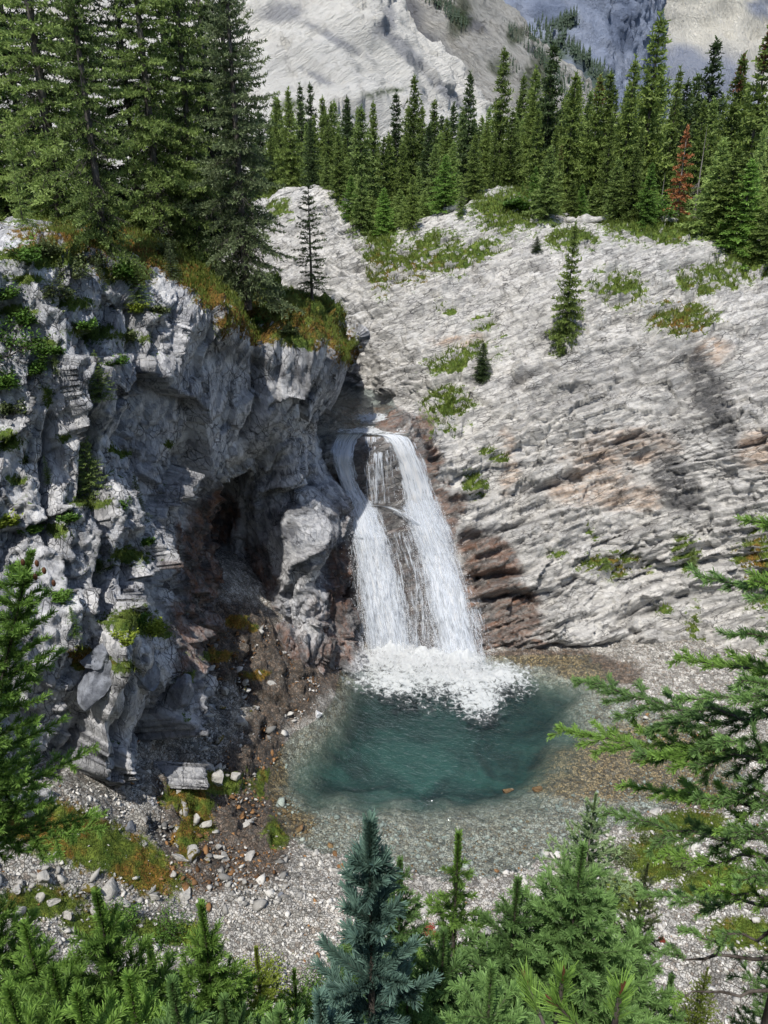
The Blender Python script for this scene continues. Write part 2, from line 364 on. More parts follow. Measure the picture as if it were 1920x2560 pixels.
def L_disp(g, n):
    px, py = proj(g)
    d = .32 * fbm(g * .28, 3, 103)
    w = g + .28 * np.stack([fbm(g * .7, 2, 201), fbm(g * .7, 2, 202), fbm(g * .7, 2, 203)], -1)
    w = np.stack([w @ np.array([.93, .2, -.3]), w @ np.array([-.2, .97, .1]), w @ np.array([.3, -.05, .95])], -1)
    w = w * np.array([1.35, 1.0, .58])
    top = sstep(25, 28, g[..., 1]) * sstep(640, 560, py)
    crack = np.zeros(px.shape)
    smooth = blobs(px, py, [(560, 980, 190, 220), (300, 1750, 120, 110), (620, 1080, 120, 80), (700, 1300, 140, 200)])
    k = 1 - .68 * sstep(.4, .75, smooth)
    for sc, A, T, s in ((.34, .50, .85, 111), (.75, .20, .85, 112), (1.7, .075, .8, 113), (4.0, .04, .9, 114), (8.0, .02, .8, 115)):
        r, t, f1, f2 = voro(w * sc, s)
        d = d + k * (A * (r - .5) + T * t / sc * .55)
        crack = np.maximum(crack, sstep(.055, .008, f2) * np.clip(.45 + 1.2 * perlin(g * .9, 160), 0, 1) * (.85 if sc < 2 else .5))
    # fine tilted layering
    b = g @ np.array([-.45, -.25, .85]) + .3 * fbm(g * .5, 2, 120)
    for L, A in ((.55, .05), (.22, .018)):
        f = b / L - np.floor(b / L)
        d = d + A * (np.minimum(f / .8, (1 - f) / .2) - .5) * np.clip(.6 + perlin(g * .7, 130), 0, 1.4)
    d = d + .05 * fbm(g * 1.3, 6, 140, .62)
    L_disp.tone = voro(w * 1.9, 113)[0] * .55 + voro(w * 4.0, 114)[0] * .45
    # vertical gullies of the left buttress
    for x0, y0, x1, y1, wd, a in ((235, 1060, 225, 1270, 20, 1.2), (395, 830, 370, 1080, 16, .4), (130, 1050, 118, 1350, 13, .7), (330, 1350, 300, 1560, 14, .6), (280, 700, 250, 840, 15, .5), (640, 920, 600, 1080, 14, .5), (870, 1300, 800, 1450, 26, .7), (790, 1210, 720, 1230, 16, .4), (278, 1640, 262, 1830, 9, .7), (400, 1730, 350, 1880, 14, .6)):
        t = np.clip((py - y0) / (y1 - y0), 0, 1)
        cx = x0 + (x1 - x0) * t + 14 * perlin(g * .8, 150)
        m = np.exp(-((px - cx) / wd) ** 2) * np.exp(-(np.maximum(0, np.maximum(y0 - py, py - y1)) / 30) ** 2)
        d = d - a * m; crack = np.maximum(crack, .7 * m ** 2)
    # pillar bulges at the back of the cave
    for cx, cy, rx, ry, a in ((775, 1440, 55, 170, 1.0), (840, 1270, 60, 110, .7), (600, 1370, 26, 90, .5), (700, 1240, 70, 80, .5), (250, 1720, 70, 90, .5), (660, 1000, 70, 80, .5)):
        d = d + a * np.exp(-((px - cx) / rx) ** 2 - ((py - cy) / ry) ** 2)
    edge = sstep(600, 820, py)
    d = d * (1 - .85 * np.exp(-((px - 865) / 95) ** 2 - ((py - 1060) / 230) ** 4)) - .25 * np.exp(-((px - 850) / 80) ** 2 - ((py - 1150) / 110) ** 2)
    return d * (1 - .75 * top) * (.35 + .65 * edge), np.clip(crack, 0, 1)
L_MOSS = [(455, 690, 60, 22, -35), (600, 800, 40, 34), (660, 830, 60, 30), (745, 850, 60, 26), (150, 610, 90, 22), (400, 610, 60, 26), (40, 1200, 30, 16), (300, 1130, 30, 12), (420, 1110, 20, 10), (150, 1330, 30, 14), (100, 640, 160, 26), (310, 690, 70, 30), (30, 780, 60, 20), (190, 760, 50, 18), (530, 745, 52, 36, -35), (700, 775, 110, 46), (800, 815, 85, 50), (560, 810, 36, 36), (220, 590, 160, 24), (70, 700, 50, 16), (470, 640, 70, 36), (860, 870, 40, 50), (630, 850, 18, 16), (270, 600, 60, 30), (250, 1265, 60, 14), (320, 1390, 50, 22), (320, 1550, 75, 34), (390, 1575, 40, 22), (310, 1670, 40, 22), (200, 1640, 40, 30), (465, 1700, 24, 30), (120, 990, 26, 26), (100, 860, 60, 18), (230, 830, 70, 20), (340, 850, 45, 24), (20, 1100, 40, 26), (160, 1095, 30, 14), (560, 1640, 60, 20), (640, 1660, 50, 30), (400, 640, 60, 40)]
L_BROWN = [(545, 1560, 130, 110), (840, 1520, 70, 190), (500, 1400, 60, 160), (560, 1300, 50, 80), (860, 1350, 40, 120), (700, 1620, 150, 60), (640, 1450, 50, 100), (480, 1640, 60, 60)]
def L_mask(q, px, py, nn, crack):
    w = 30 * fbm(q * .9, 3, 5)
    gx, gy = px + w, py + .7 * w
    up = sstep(.1, .6, nn[..., 2])
    moss = blobs(gx, gy, L_MOSS) * (.74 + .26 * up)
    moss = np.maximum(moss, .47 * up * sstep(-.1, .4, fbm(q * .7, 3, 9)) * sstep(1000, 640, py))
    moss = np.where((q[..., 1] > 25.5) & (py < 800) & (q[..., 2] > 12), np.maximum(moss, .8), moss)
    moss = np.maximum(moss, .42 * sstep(.35, .8, nn[..., 2]) * sstep(-.2, .3, fbm(q * 1.1, 3, 10)) * (px < 480))
    orange = .25 + .55 * blobs(px, py, [(530, 745, 60, 45), (720, 800, 120, 50, 0, .7), (200, 590, 200, 30), (330, 640, 120, 60), (850, 870, 60, 60), (600, 810, 90, 50), (450, 690, 80, 40), (200, 1640, 50, 30), (640, 850, 40, 30)])
    brown = sstep(.42, .60, blobs(gx, gy, L_BROWN)) * (1 - .75 * sstep(.42, .6, blobs(gx, gy, [(775, 1450, 50, 170), (830, 1270, 60, 110), (590, 1390, 20, 70)])))
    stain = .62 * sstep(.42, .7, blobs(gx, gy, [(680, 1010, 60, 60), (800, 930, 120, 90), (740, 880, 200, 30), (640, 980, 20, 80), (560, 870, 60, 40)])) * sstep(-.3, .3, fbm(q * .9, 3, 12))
    stain = np.maximum(stain, .8 * sstep(.45, .7, blobs(gx, gy, [(545, 1290, 60, 110), (480, 1390, 36, 110), (560, 1440, 120, 40), (690, 1290, 20, 20), (850, 1440, 40, 110), (730, 1330, 30, 30)])))  # darker tone over the cave and the hollows between its pillars
    wet = np.clip(.35 * brown + .25 * blobs(px, py, [(560, 960, 150, 180)]), 0, 1)
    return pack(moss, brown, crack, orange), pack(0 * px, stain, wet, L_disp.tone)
M_cliff = rock_material('blue_grey_cliff_rock', (.68, .68, .69), (.36, .375, .41), (.115, .122, .145), stretch=(1, 1, .55), rot=(.2, .35, 0), fine=1.0, bump=1.25)
Lg, _, _ = sheet(L_ctrl(), .06, .06)
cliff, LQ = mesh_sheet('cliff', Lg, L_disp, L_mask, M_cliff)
tag(cliff, kind='structure', label='blue grey cliff with a dark cave under its overhang')

# ------------------------------------------------------------------ ground: pool bed, gravel beach, banks and the steep near hillside
SHORE = [(860, 1665), (845, 1740), (740, 1830), (690, 1900), (668, 1980), (690, 2060), (780, 2125), (900, 2150), (1050, 2190), (1180, 2205), (1300, 2180), (1450, 2115), (1600, 2050), (1750, 2000), (1880, 1950), (1760, 1850), (1690, 1800), (1610, 1765), (1540, 1700), (1500, 1655)]
GPTS = [(p, q, 0.02) for p, q in SHORE] + [
    (1100, 1850, -.6), (1250, 1760, -.6), (1000, 1750, -.6), (1000, 2050, -.35), (1400, 2000, -.25), (1600, 1900, -.2), (850, 2000, -.4),
    (1000, 2300, .45), (1300, 2300, .45), (700, 2250, .9), (700, 2400, .8), (1000, 2540, .8), (1500, 2300, .45), (1700, 2150, .4), (1900, 2100, .5), (1900, 2400, .6), (1600, 2550, .7),
    (600, 2000, .9), (550, 2100, 1.3), (600, 2200, 1.2), (450, 2250, 1.9), (450, 2130, 2.2), (420, 2030, 2.5), (300, 2060, 3.3), (200, 2000, 4.6), (100, 1990, 5.1), (0, 2000, 5.5), (0, 2150, 4.9), (200, 2200, 3.6), (0, 2350, 4.4), (300, 2350, 2.6), (400, 2400, 2.0), (500, 2400, 1.6), (200, 2550, 3.0),
    (640, 1830, .9), (560, 1900, 1.6), (480, 1900, 2.2), (600, 1720, 2.0), (560, 1640, 3.2), (520, 1560, 4.2), (560, 1480, 4.8), (700, 1600, 2.3), (780, 1640, 1.2), (840, 1600, .9), (750, 1560, 2.2), (660, 1560, 3.4), (790, 1740, .7),
    (1600, 1710, .1), (1750, 1750, .2), (1900, 1790, .35), (1900, 1730, .3), (1950, 1850, .5), (2200, 1850, .6), (2400, 2000, 1.6), (2200, 2300, 1.2), (-300, 2000, 6.0), (-300, 2300, 5.6)]
_gp = np.array([PZ(*g) for g in GPTS] + [[-20, 24, 6.0], [-14, 30, 5], [0, 36, .4], [12, 34, .4], [25, 30, .2], [28, 20, 2.5], [22, 10, 2.0], [-22, 12, 7.0]])
_K = lambda r2: np.where(r2 > 1e-9, r2 * np.log(np.maximum(r2, 1e-9)), 0)
_A = np.zeros((len(_gp) + 3,) * 2)
_d2 = ((_gp[:, None, :2] - _gp[None, :, :2]) ** 2).sum(-1)
_A[:-3, :-3] = _K(_d2) + np.eye(len(_gp)) * .15
_A[:-3, -3] = 1; _A[:-3, -2:] = _gp[:, :2]; _A[-3, :-3] = 1; _A[-2:, :-3] = _gp[:, :2].T
_W = np.linalg.solve(_A, np.concatenate([_gp[:, 2], [0, 0, 0]]))
def poly_d(x, y, poly):
    """signed distance to a polygon in plan, negative inside"""
    d = np.full(x.shape, 1e9); ins = np.zeros(x.shape, bool)
    for (ax, ay), (bx, by) in zip(poly, np.roll(poly, -1, 0)):
        ex, ey = bx - ax, by - ay
        t = np.clip(((x - ax) * ex + (y - ay) * ey) / (ex * ex + ey * ey), 0, 1)
        d = np.minimum(d, np.hypot(x - ax - ex * t, y - ay - ey * t))
        ins ^= ((ay > y) != (by > y)) & (x < (bx - ax) * (y - ay) / (by - ay + 1e-12) + ax)
    return np.where(ins, -d, d)
SHP = np.array([PZ(a, b, 0)[:2] for a, b in SHORE])
DEEP = np.array([PZ(a, b, 0)[:2] for a, b in [(870, 1700), (950, 1650), (1150, 1650), (1330, 1665), (1440, 1710), (1400, 1790), (1360, 1890), (1300, 1945), (1190, 1965), (1040, 1965), (900, 1950), (790, 1950), (735, 1930), (750, 1870), (840, 1790)]])
def near_slope(x, y):
    return 18.25 - 1.5 * y - .03 * x * x * (y < 6) * 0 + .25 * np.sin(x * .9 + .4) * sstep(0, 3, y)
def ground_base(x, y):
    x = np.asarray(x, float); y = np.asarray(y, float)
    z = _W[-3] + _W[-2] * x + _W[-1] * y
    for (gx, gy, _), w in zip(_gp, _W[:-3]):
        z = z + w * _K((x - gx) ** 2 + (y - gy) ** 2)
    z = np.clip(z, -2.5, 9)
    return z
def ground_z(x, y):
    z = ground_base(x, y)
    ds = poly_d(x, y, SHP); dd = poly_d(x, y, DEEP)
    inside = sstep(.6, -.8, ds)
    wob = .5 * fbm(np.stack([x * .5, y * .5, 0 * x], -1), 3, 301)
    pool = -.26 * sstep(.2, -1.6, ds) - 1.35 * sstep(1.9, -2.2, dd + 1.5 * wob) ** 1.2
    z = np.where(ds < .6, z * (1 - inside) + inside * (np.minimum(z, .03) * .3 + pool), np.maximum(z, .03 + .05 * np.clip(ds, 0, 3)))
    ns = near_slope(x, y)
    return np.maximum(z, ns)
xs = np.arange(-26, 30.01, .085); ys = np.concatenate([np.arange(-6, 11, .16), np.arange(11, 36.01, .075)])
GX, GY = np.meshgrid(xs, ys)
GZ = ground_z(GX, GY)
g3 = np.stack([GX, GY, GZ], -1)
gn = normals(g3[::-1], 2)[::-1]
gpx, gpy = proj(g3)
gds = poly_d(GX, GY, SHP)
r1, t1, f1, f21 = voro(g3 * np.array([2.4, 2.4, 2.4]), 311)
r2, t2, f2_, f22 = voro(g3 * 6.0, 312)
bank = sstep(.42, .7, blobs(gpx, gpy, [(560, 1640, 150, 160), (600, 1830, 120, 130), (480, 1950, 160, 80), (700, 1720, 90, 90), (420, 2060, 90, 60), (640, 2060, 90, 60)]))
rough_g = .35 + .9 * bank
dz = rough_g * (.16 * (r1 - .5) + .12 * t1 + .10 * fbm(g3 * 1.2, 4, 313)) + .045 * (r2 - .5) + .04 * t2
dz = dz + .5 * bank * (voro(g3 * 1.1, 314)[0] - .4)
dz = dz * np.where(gds < 0, .45, np.clip(.45 + gds * .8, .45, 1))
g3 = g3 + gn * dz[..., None]
gcrack = np.clip(.65 * sstep(.12, .02, f22) + .5 * sstep(.14, .03, f21) * rough_g, 0, 1)
G_MOSS = [(170, 2085, 240, 74, -22), (90, 2050, 150, 50), (340, 2160, 130, 62, -30), (400, 2200, 40, 40), (460, 1990, 60, 40), (490, 2040, 40, 60), (540, 1640, 50, 16), (640, 1690, 30, 16), (470, 2100, 26, 60), (680, 1960, 60, 40), (700, 2080, 50, 40), (420, 2330, 110, 30, -8), (260, 2310, 90, 40), (100, 2260, 120, 40), (600, 1560, 36, 14), (550, 1960, 60, 30), (1700, 2060, 130, 34), (1640, 2150, 80, 60), (1800, 2210, 110, 50), (1560, 2240, 60, 40), (1850, 2330, 90, 40)]
G_BROWN = [(560, 2050, 160, 110), (470, 2170, 120, 70), (620, 2130, 110, 90), (700, 2060, 60, 70), (620, 1960, 100, 120), (560, 1600, 150, 110), (700, 1700, 110, 120), (660, 1900, 60, 160), (640, 2000, 80, 60), (740, 2060, 60, 40), (1500, 1680, 110, 34), (1360, 1645, 170, 24), (1470, 1925, 210, 80), (1650, 1900, 190, 110), (1340, 1960, 60, 26), (800, 1660, 70, 90), (450, 1980, 70, 70), (1750, 1980, 120, 50), (1230, 1975, 26, 14)]
def G_masks():
    w = 30 * fbm(g3 * 1.1, 3, 321)
    x, y = gpx + w, gpy + .6 * w
    mo = blobs(x, y, G_MOSS)
    mo = np.where(gds < .1, 0, mo)
    mo = np.maximum(mo, np.where(GY < 10.5, .5, 0))
    orange = .35 + .3 * blobs(gpx, gpy, [(170, 2090, 260, 90, -22, .8), (330, 2190, 120, 60, -25), (60, 2080, 120, 40), (480, 2060, 50, 90), (580, 1620, 160, 110)]) - .5 * blobs(gpx, gpy, [(420, 2330, 120, 40), (1650, 1640, 90, 20), (260, 2130, 40, 40)])
    br = .85 * sstep(.40, .62, blobs(x, y, G_BROWN))
    br = np.maximum(br, np.where(gds < 0, .22, 0))
    stain = np.where((gds > -.5) & (gds < .45), .18, 0) + .3 * bank
    stain = np.maximum(stain, np.where(gds > .4, .55 * sstep(.05, .45, fbm(g3 * .9, 4, 331)), 0))
    warm = .5 * sstep(.4, .8, fbm(g3 * .5, 3, 322) + .5 * blobs(gpx, gpy, [(850, 2270, 160, 60), (1500, 2000, 300, 90)]))
    wetg = np.where(gds < .35, .7, 0)
    return pack(mo, br, gcrack, orange), pack(warm, stain, wetg, np.clip(r2, 0, 1))
def ground_material():
    N = NT('gravel_and_pool_bed')
    c = N.coord(); a1 = N.attr('m1'); a2 = N.attr('m2')
    s1 = N.sep(a1.outputs['Color']); s2 = N.sep(a2.outputs['Color'])
    v1 = N.n('TexVoronoi', {'Vector': c, 'Scale': 5.2, 'Randomness': 1.0}); v2 = N.n('TexVoronoi', {'Vector': c, 'Scale': 12.0})
    e1 = N.n('TexVoronoi', {'Vector': c, 'Scale': 5.2}, feature='DISTANCE_TO_EDGE'); e2 = N.n('TexVoronoi', {'Vector': c, 'Scale': 12.0}, feature='DISTANCE_TO_EDGE')
    k1 = N.sep(v1.outputs['Color']); k2 = N.sep(v2.outputs['Color'])
    tone = N.mix(N.ramp(k1[0], .1, .9), (.26, .255, .24), (.70, .68, .64))
    tone = N.mix(N.ramp(k2[0], .3, .9, 0, .6), tone, (.52, .50, .45))
    tone = N.mix(N.ramp(k2[1], .6, .95, 0, .6), tone, (.26, .20, .15))
    gap = N.math('MULTIPLY', N.ramp(e2.outputs['Distance'], 0, .10), N.ramp(e1.outputs['Distance'], 0, .06, .45, 1))
    tone = N.mix(gap, (.07, .065, .055), tone)
    md = N.noise(2.4, c, 5, .65)
    tone = N.mix(N.math('MULTIPLY', s2[0], N.ramp(md, .35, .6)), tone, N.mix(.5, tone, (.55, .42, .32)))
    browncol = N.mix(N.ramp(k2[0], .2, .8), (.12, .07, .035), (.52, .33, .15))
    browncol = N.mix(N.ramp(N.n('SeparateXYZ', {0: N.n('NewGeometry').outputs['Position']}).outputs[2], .05, -.12), N.mix(N.ramp(k2[0], .2, .8), (.04, .028, .02), (.17, .105, .065)), browncol)
    tone = N.mix(N.math('MULTIPLY', s1[1], .92), tone, N.mix(gap, (.03, .02, .012), browncol))
    tone = N.mix(N.math('MULTIPLY', s2[1], .9), tone, N.mix(.25, (.045, .042, .038), tone))
    tone = N.mix(N.math('MULTIPLY', s1[2], .55), tone, (.03, .028, .025))
    mm = N.math('ADD', s1[0], N.math('MULTIPLY', N.math('SUBTRACT', N.noise(5, c, 6, .7), .5), .9))
    of = N.math('ADD', a1.outputs['Alpha'], N.math('MULTIPLY', N.math('SUBTRACT', N.noise(1.9, c, 3), .5), 1.2))
    mcol = N.mix(N.ramp(of, .35, .65), N.mix(N.ramp(N.noise(3, c, 4), .35, .65), (.07, .125, .018), (.19, .25, .04)), N.mix(N.ramp(N.noise(12, c, 4), .35, .65), (.12, .065, .014), (.34, .19, .04)))
    mcol = N.mix(N.ramp(N.noise(28, c, 2), .4, .7, 0, .6), mcol, (.02, .025, .008))
    tone = N.mix(N.ramp(mm, .42, .58), tone, mcol)
    # water absorption painted into the bed colour: the deeper, the more blue-green
    z = N.n('SeparateXYZ', {0: N.n('NewGeometry').outputs['Position']}).outputs[2]
    dn = N.math('ADD', z, N.math('MULTIPLY', N.math('SUBTRACT', N.noise(.7, c, 4), .5), .35))
    depth_tint = N.mix(N.ramp(N.noise(.32, c, 5, .6, 1.0), .38, .64), (.003, .024, .026), (.026, .098, .088))
    tone = N.mix(N.ramp(dn, -.34, -.85, 0, .62, False), tone, (.10, .155, .13))
    tone = N.mix(N.ramp(dn, -.42, -1.45, 0, .90), tone, depth_tint)
    # darker deep-water tint painted onto the bed towards the falls
    yy = N.n('SeparateXYZ', {0: N.n('NewGeometry').outputs['Position']}).outputs[1]
    tone = N.mix(N.math('MULTIPLY', N.ramp(yy, 24.2, 27.8, 0, .6), N.ramp(dn, -.5, -1.2)), tone, (.004, .020, .021))
    h = N.math('ADD', N.math('MULTIPLY', gap, .6), N.math('MULTIPLY', N.noise(30, c, 4, .7), .3))
    b = N.n('BsdfPrincipled', {'Base Color': tone, 'Roughness': N.math('SUBTRACT', .9, N.math('MULTIPLY', s2[2], .4)), 'Specular IOR Level': .25, 'Normal': N.bump(h, .7, .05)})
    return N.surf(b.outputs[0])
M_ground = ground_material()
gm1, gm2 = G_masks()
ground = link('ground', mesh_np('ground', g3.reshape(-1, 3), grid_faces(*GX.shape)[:, ::-1], {'m1': gm1.reshape(-1, 4), 'm2': gm2.reshape(-1, 4)}, True), M_ground)
tag(ground, kind='structure', label='gravel beach, earth banks and pebbly pool bed')

# ------------------------------------------------------------------ water of the pool and of the stream above
def water_material():
    N = NT('clear_pool_water')
    c = N.coord((0, 0, .5), (1, 1.7, 1))
    n1 = N.noise(1.6, c, 4, .6, .6); n2 = N.noise(5.5, c, 3, .6, .5)
    nb = N.bump(N.math('ADD', n1, N.math('MULTIPLY', n2, .5)), .7, .13)
    tr = N.n('BsdfTransparent', {'Color': (.88, .95, .94, 1)})
    gl = N.n('BsdfGlossy', {'Color': (.9, .95, 1, 1), 'Roughness': .08, 'Normal': nb})
    fr = N.n('Fresnel', {'IOR': 1.33, 'Normal': nb}).outputs[0]
    rip = N.ramp(N.noise(3.4, N.coord((0, 0, .35), (1, 2.6, 1)), 5, .65, 1.2), .60, .74, 0, .12)
    teal = N.n('BsdfDiffuse', {'Color': (.16, .26, .24, 1), 'Normal': nb})
    m0 = N.n('MixShader', {0: rip, 1: tr.outputs[0], 2: teal.outputs[0]})
    m = N.n('MixShader', {0: N.math('MULTIPLY', fr, 1.3, True), 1: m0.outputs[0], 2: gl.outputs[0]})
    return N.surf(m.outputs[0])
M_water = water_material()
wx = np.arange(-5.5, 14.5, .12); wy = np.arange(17.2, 31.6, .12)
WX, WY = np.meshgrid(wx, wy)
WZ = .012 * fbm(np.stack([WX * 1.3, WY * 2.0, 0 * WX], -1), 3, 401)
spl = np.exp(-(((WX - 1.2) / 3.2) ** 2 + ((WY - 28.6) / 2.6) ** 2))
WZ = WZ + spl * .07 * fbm(np.stack([WX * 2.2, WY * 2.2, 0 * WX + 5], -1), 3, 402)
wf = grid_faces(*WX.shape)[:, ::-1]
keep = (poly_d(WX, WY, SHP) < 1.3).ravel()
keep |= ((WX > -3) & (WX < 9) & (WY > 28)).ravel()
wf = wf[keep[wf].all(1)]
water = link('water', mesh_np('water', np.stack([WX, WY, WZ], -1).reshape(-1, 3), wf, None, True), M_water)
tag(water, kind='structure', label='clear teal water of the plunge pool')

# ------------------------------------------------------------------ waterfall
def foam_material(name, alpha=False, colr=(.93, .94, .96), aramp=(.36, .80)):
    N = NT(name)
    c = N.coord()
    d = N.n('BsdfDiffuse', {'Color': (*colr, 1)}); t = N.n('BsdfTranslucent', {'Color': (*colr, 1)})
    m = N.n('MixShader', {0: .5, 1: d.outputs[0], 2: t.outputs[0]})
    if not alpha: return N.surf(m.outputs[0])
    a = N.attr('dens').outputs['Fac']
    v = N.n('TexVoronoi', {'Vector': N.mix(.5, c, N.n('TexNoise', {'Vector': c, 'Scale': 3.0, 'Detail': 4}).outputs['Color'], 'ADD'), 'Scale': 2.6}, feature='DISTANCE_TO_EDGE').outputs['Distance']
    nz = N.noise(4.4, c, 8, .74, .7)
    al = N.math('ADD', a, N.math('ADD', N.math('MULTIPLY', N.math('SUBTRACT', nz, .5), 2.1), N.ramp(v, 0, .13, .02, -.01)))
    al = N.ramp(al, .36, .78)
    tr = N.n('BsdfTransparent')
    return N.surf(N.n('MixShader', {0: al, 1: tr.outputs[0], 2: m.outputs[0]}).outputs[0])
M_foam = foam_material('white_water'); M_foam_a = foam_material('foam_patches', True, (.88, .91, .93))
M_veil = foam_material('thin_falling_water', True, (.84, .88, .94))
rng = np.random.default_rng(7)
def on_wall(px, py, lift):
    """point on the rock slope's surface seen at (px, py), lifted off the rock; the waterfall runs on it"""
    k = np.argmin((_rpx - px) ** 2 + (_rpy - py) ** 2)
    return _rq[k] + np.array([0, -lift, .25 * lift])
_m = (RQ[..., 1] < 37.5) & (RQ[..., 2] > -.8)
_rq = RQ[_m]; _rpx, _rpy = proj(_rq)
_s = (_rpx > 780) & (_rpx < 1300) & (_rpy > 1040) & (_rpy < 1720)
_rq, _rpx, _rpy = _rq[_s], _rpx[_s], _rpy[_s]
def stream_strands(path, n, seglen, wid, lift=(.12, .5), jitter=.5, drop_free=0.0):
    """path: (px, py, halfwidth in px) going down; ribbons of white water that follow it"""
    path = np.array(path, float); L = len(path) - 1
    # centre and half-width in metres at each node
    C = np.array([on_wall(a, b, .15) for a, b, _ in path])
    ym = np.minimum.accumulate(C[:, 1]) ; C = np.array([P(a, b, y) for (a, b, _), y in zip(path, ym)])
    Wd = path[:, 2] / FOC * np.linalg.norm(C - CAM, axis=1)
    cum = np.concatenate([[0], np.cumsum(np.linalg.norm(np.diff(C, axis=0), axis=1))])
    vs, fs, base = [], [], 0
    for k in range(n):
        o = np.clip(rng.normal(0, jitter), -1.25, 1.25)
        s0 = rng.uniform(-.3, cum[-1] - .1); ln = rng.uniform(*seglen)
        s = np.linspace(max(0, s0), min(cum[-1], s0 + ln), 9)
        ctr = np.stack([np.interp(s, cum, C[:, j]) for j in range(3)], -1)
        hw = np.interp(s, cum, Wd)
        ph = rng.uniform(0, 6.28)
        off = o * hw + .035 * np.sin(s * rng.uniform(2, 6) + ph) + rng.normal(0, .012, 9)
        pts = ctr + np.stack([off, -rng.uniform(*lift) * np.clip(1.1 - .5 * abs(o), .3, 1) * (.4 + .6 * s / cum[-1]), 0 * s], -1)
        w = rng.uniform(*wid) * np.clip(np.sin(np.pi * np.linspace(.04, .96, 9)), .1, 1) * (1.25 - .6 * min(1.6, abs(o)))
        a = rng.uniform(-.5, .5)
        dx = np.array([math.cos(a), -math.sin(a) * .8, 0])
        mid = pts + np.array([0, -.35, .08]) * w[:, None]
        vs += [pts - dx * w[:, None], mid, pts + dx * w[:, None]]
        b = base + np.arange(8)
        fs.append(np.stack([b, b + 1, b + 10, b + 9], -1)); fs.append(np.stack([b + 9, b + 10, b + 19, b + 18], -1)); base += 27
    return np.concatenate(vs), np.concatenate(fs)
def drops(pts, size):
    """small tumbling white octahedra at pts"""
    o = np.array([[1, 0, 0], [-1, 0, 0], [0, 1, 0], [0, -1, 0], [0, 0, 1.7], [0, 0, -1.7]], float)
    f = np.array([[0, 2, 4], [2, 1, 4], [1, 3, 4], [3, 0, 4], [2, 0, 5], [1, 2, 5], [3, 1, 5], [0, 3, 5]])
    n = len(pts)
    v = pts[:, None] + o[None] * size[:, None, None]
    return v.reshape(-1, 3), (f[None] + (np.arange(n) * 6)[:, None, None]).reshape(-1, 3)
FALL = thing('waterfall', 'white waterfall in two streams down dark wet rock into the teal pool', 'waterfall', on_wall(1000, 1640, 0))
LEFT = [(880, 1086, 34), (866, 1105, 28), (858, 1140, 24), (864, 1180, 22), (880, 1225, 24), (902, 1270, 34), (922, 1340, 42), (940, 1420, 50), (958, 1510, 58), (975, 1590, 66), (985, 1650, 74)]
RIGHT = [(960, 1086, 22), (988, 1094, 26), (1008, 1130, 30), (1030, 1190, 36), (1046, 1250, 40), (1066, 1310, 46), (1090, 1380, 44), (1108, 1450, 48), (1124, 1530, 54), (1140, 1600, 58), (1155, 1668, 62)]
CROSS = [(925, 1262, 10), (965, 1268, 10), (1000, 1282, 14), (1040, 1310, 18), (1062, 1345, 20), (1080, 1390, 22)]
def part_mesh(name, arrs, mat, smooth=True):
    vs, fs, b = [], [], 0
    for v, f in arrs:
        vs.append(v); fs.append(f + b); b += len(v)
    me = mesh_np(name, np.concatenate(vs) - np.array(FALL.location), fs, None, smooth)
    return link(name, me, mat, FALL)
def edge_drops(path, n, spread, sz):
    path = np.array(path, float)
    C = np.array([on_wall(a, b, .3) for a, b, _ in path]); W = path[:, 2] / FOC * 33
    t = rng.beta(1.6, .9, n) * (len(path) - 1)
    ctr = np.stack([np.interp(t, np.arange(len(path)), C[:, j]) for j in range(3)], -1)
    w = np.interp(t, np.arange(len(path)), W)
    sgn = rng.choice([-1, 1], n)
    ctr[:, 0] += sgn * w * (.75 + np.abs(rng.normal(0, spread, n)))
    ctr[:, 1] -= rng.uniform(.1, .7, n); ctr[:, 2] += rng.normal(0, .12, n)
    return drops(ctr, rng.uniform(*sz, n))
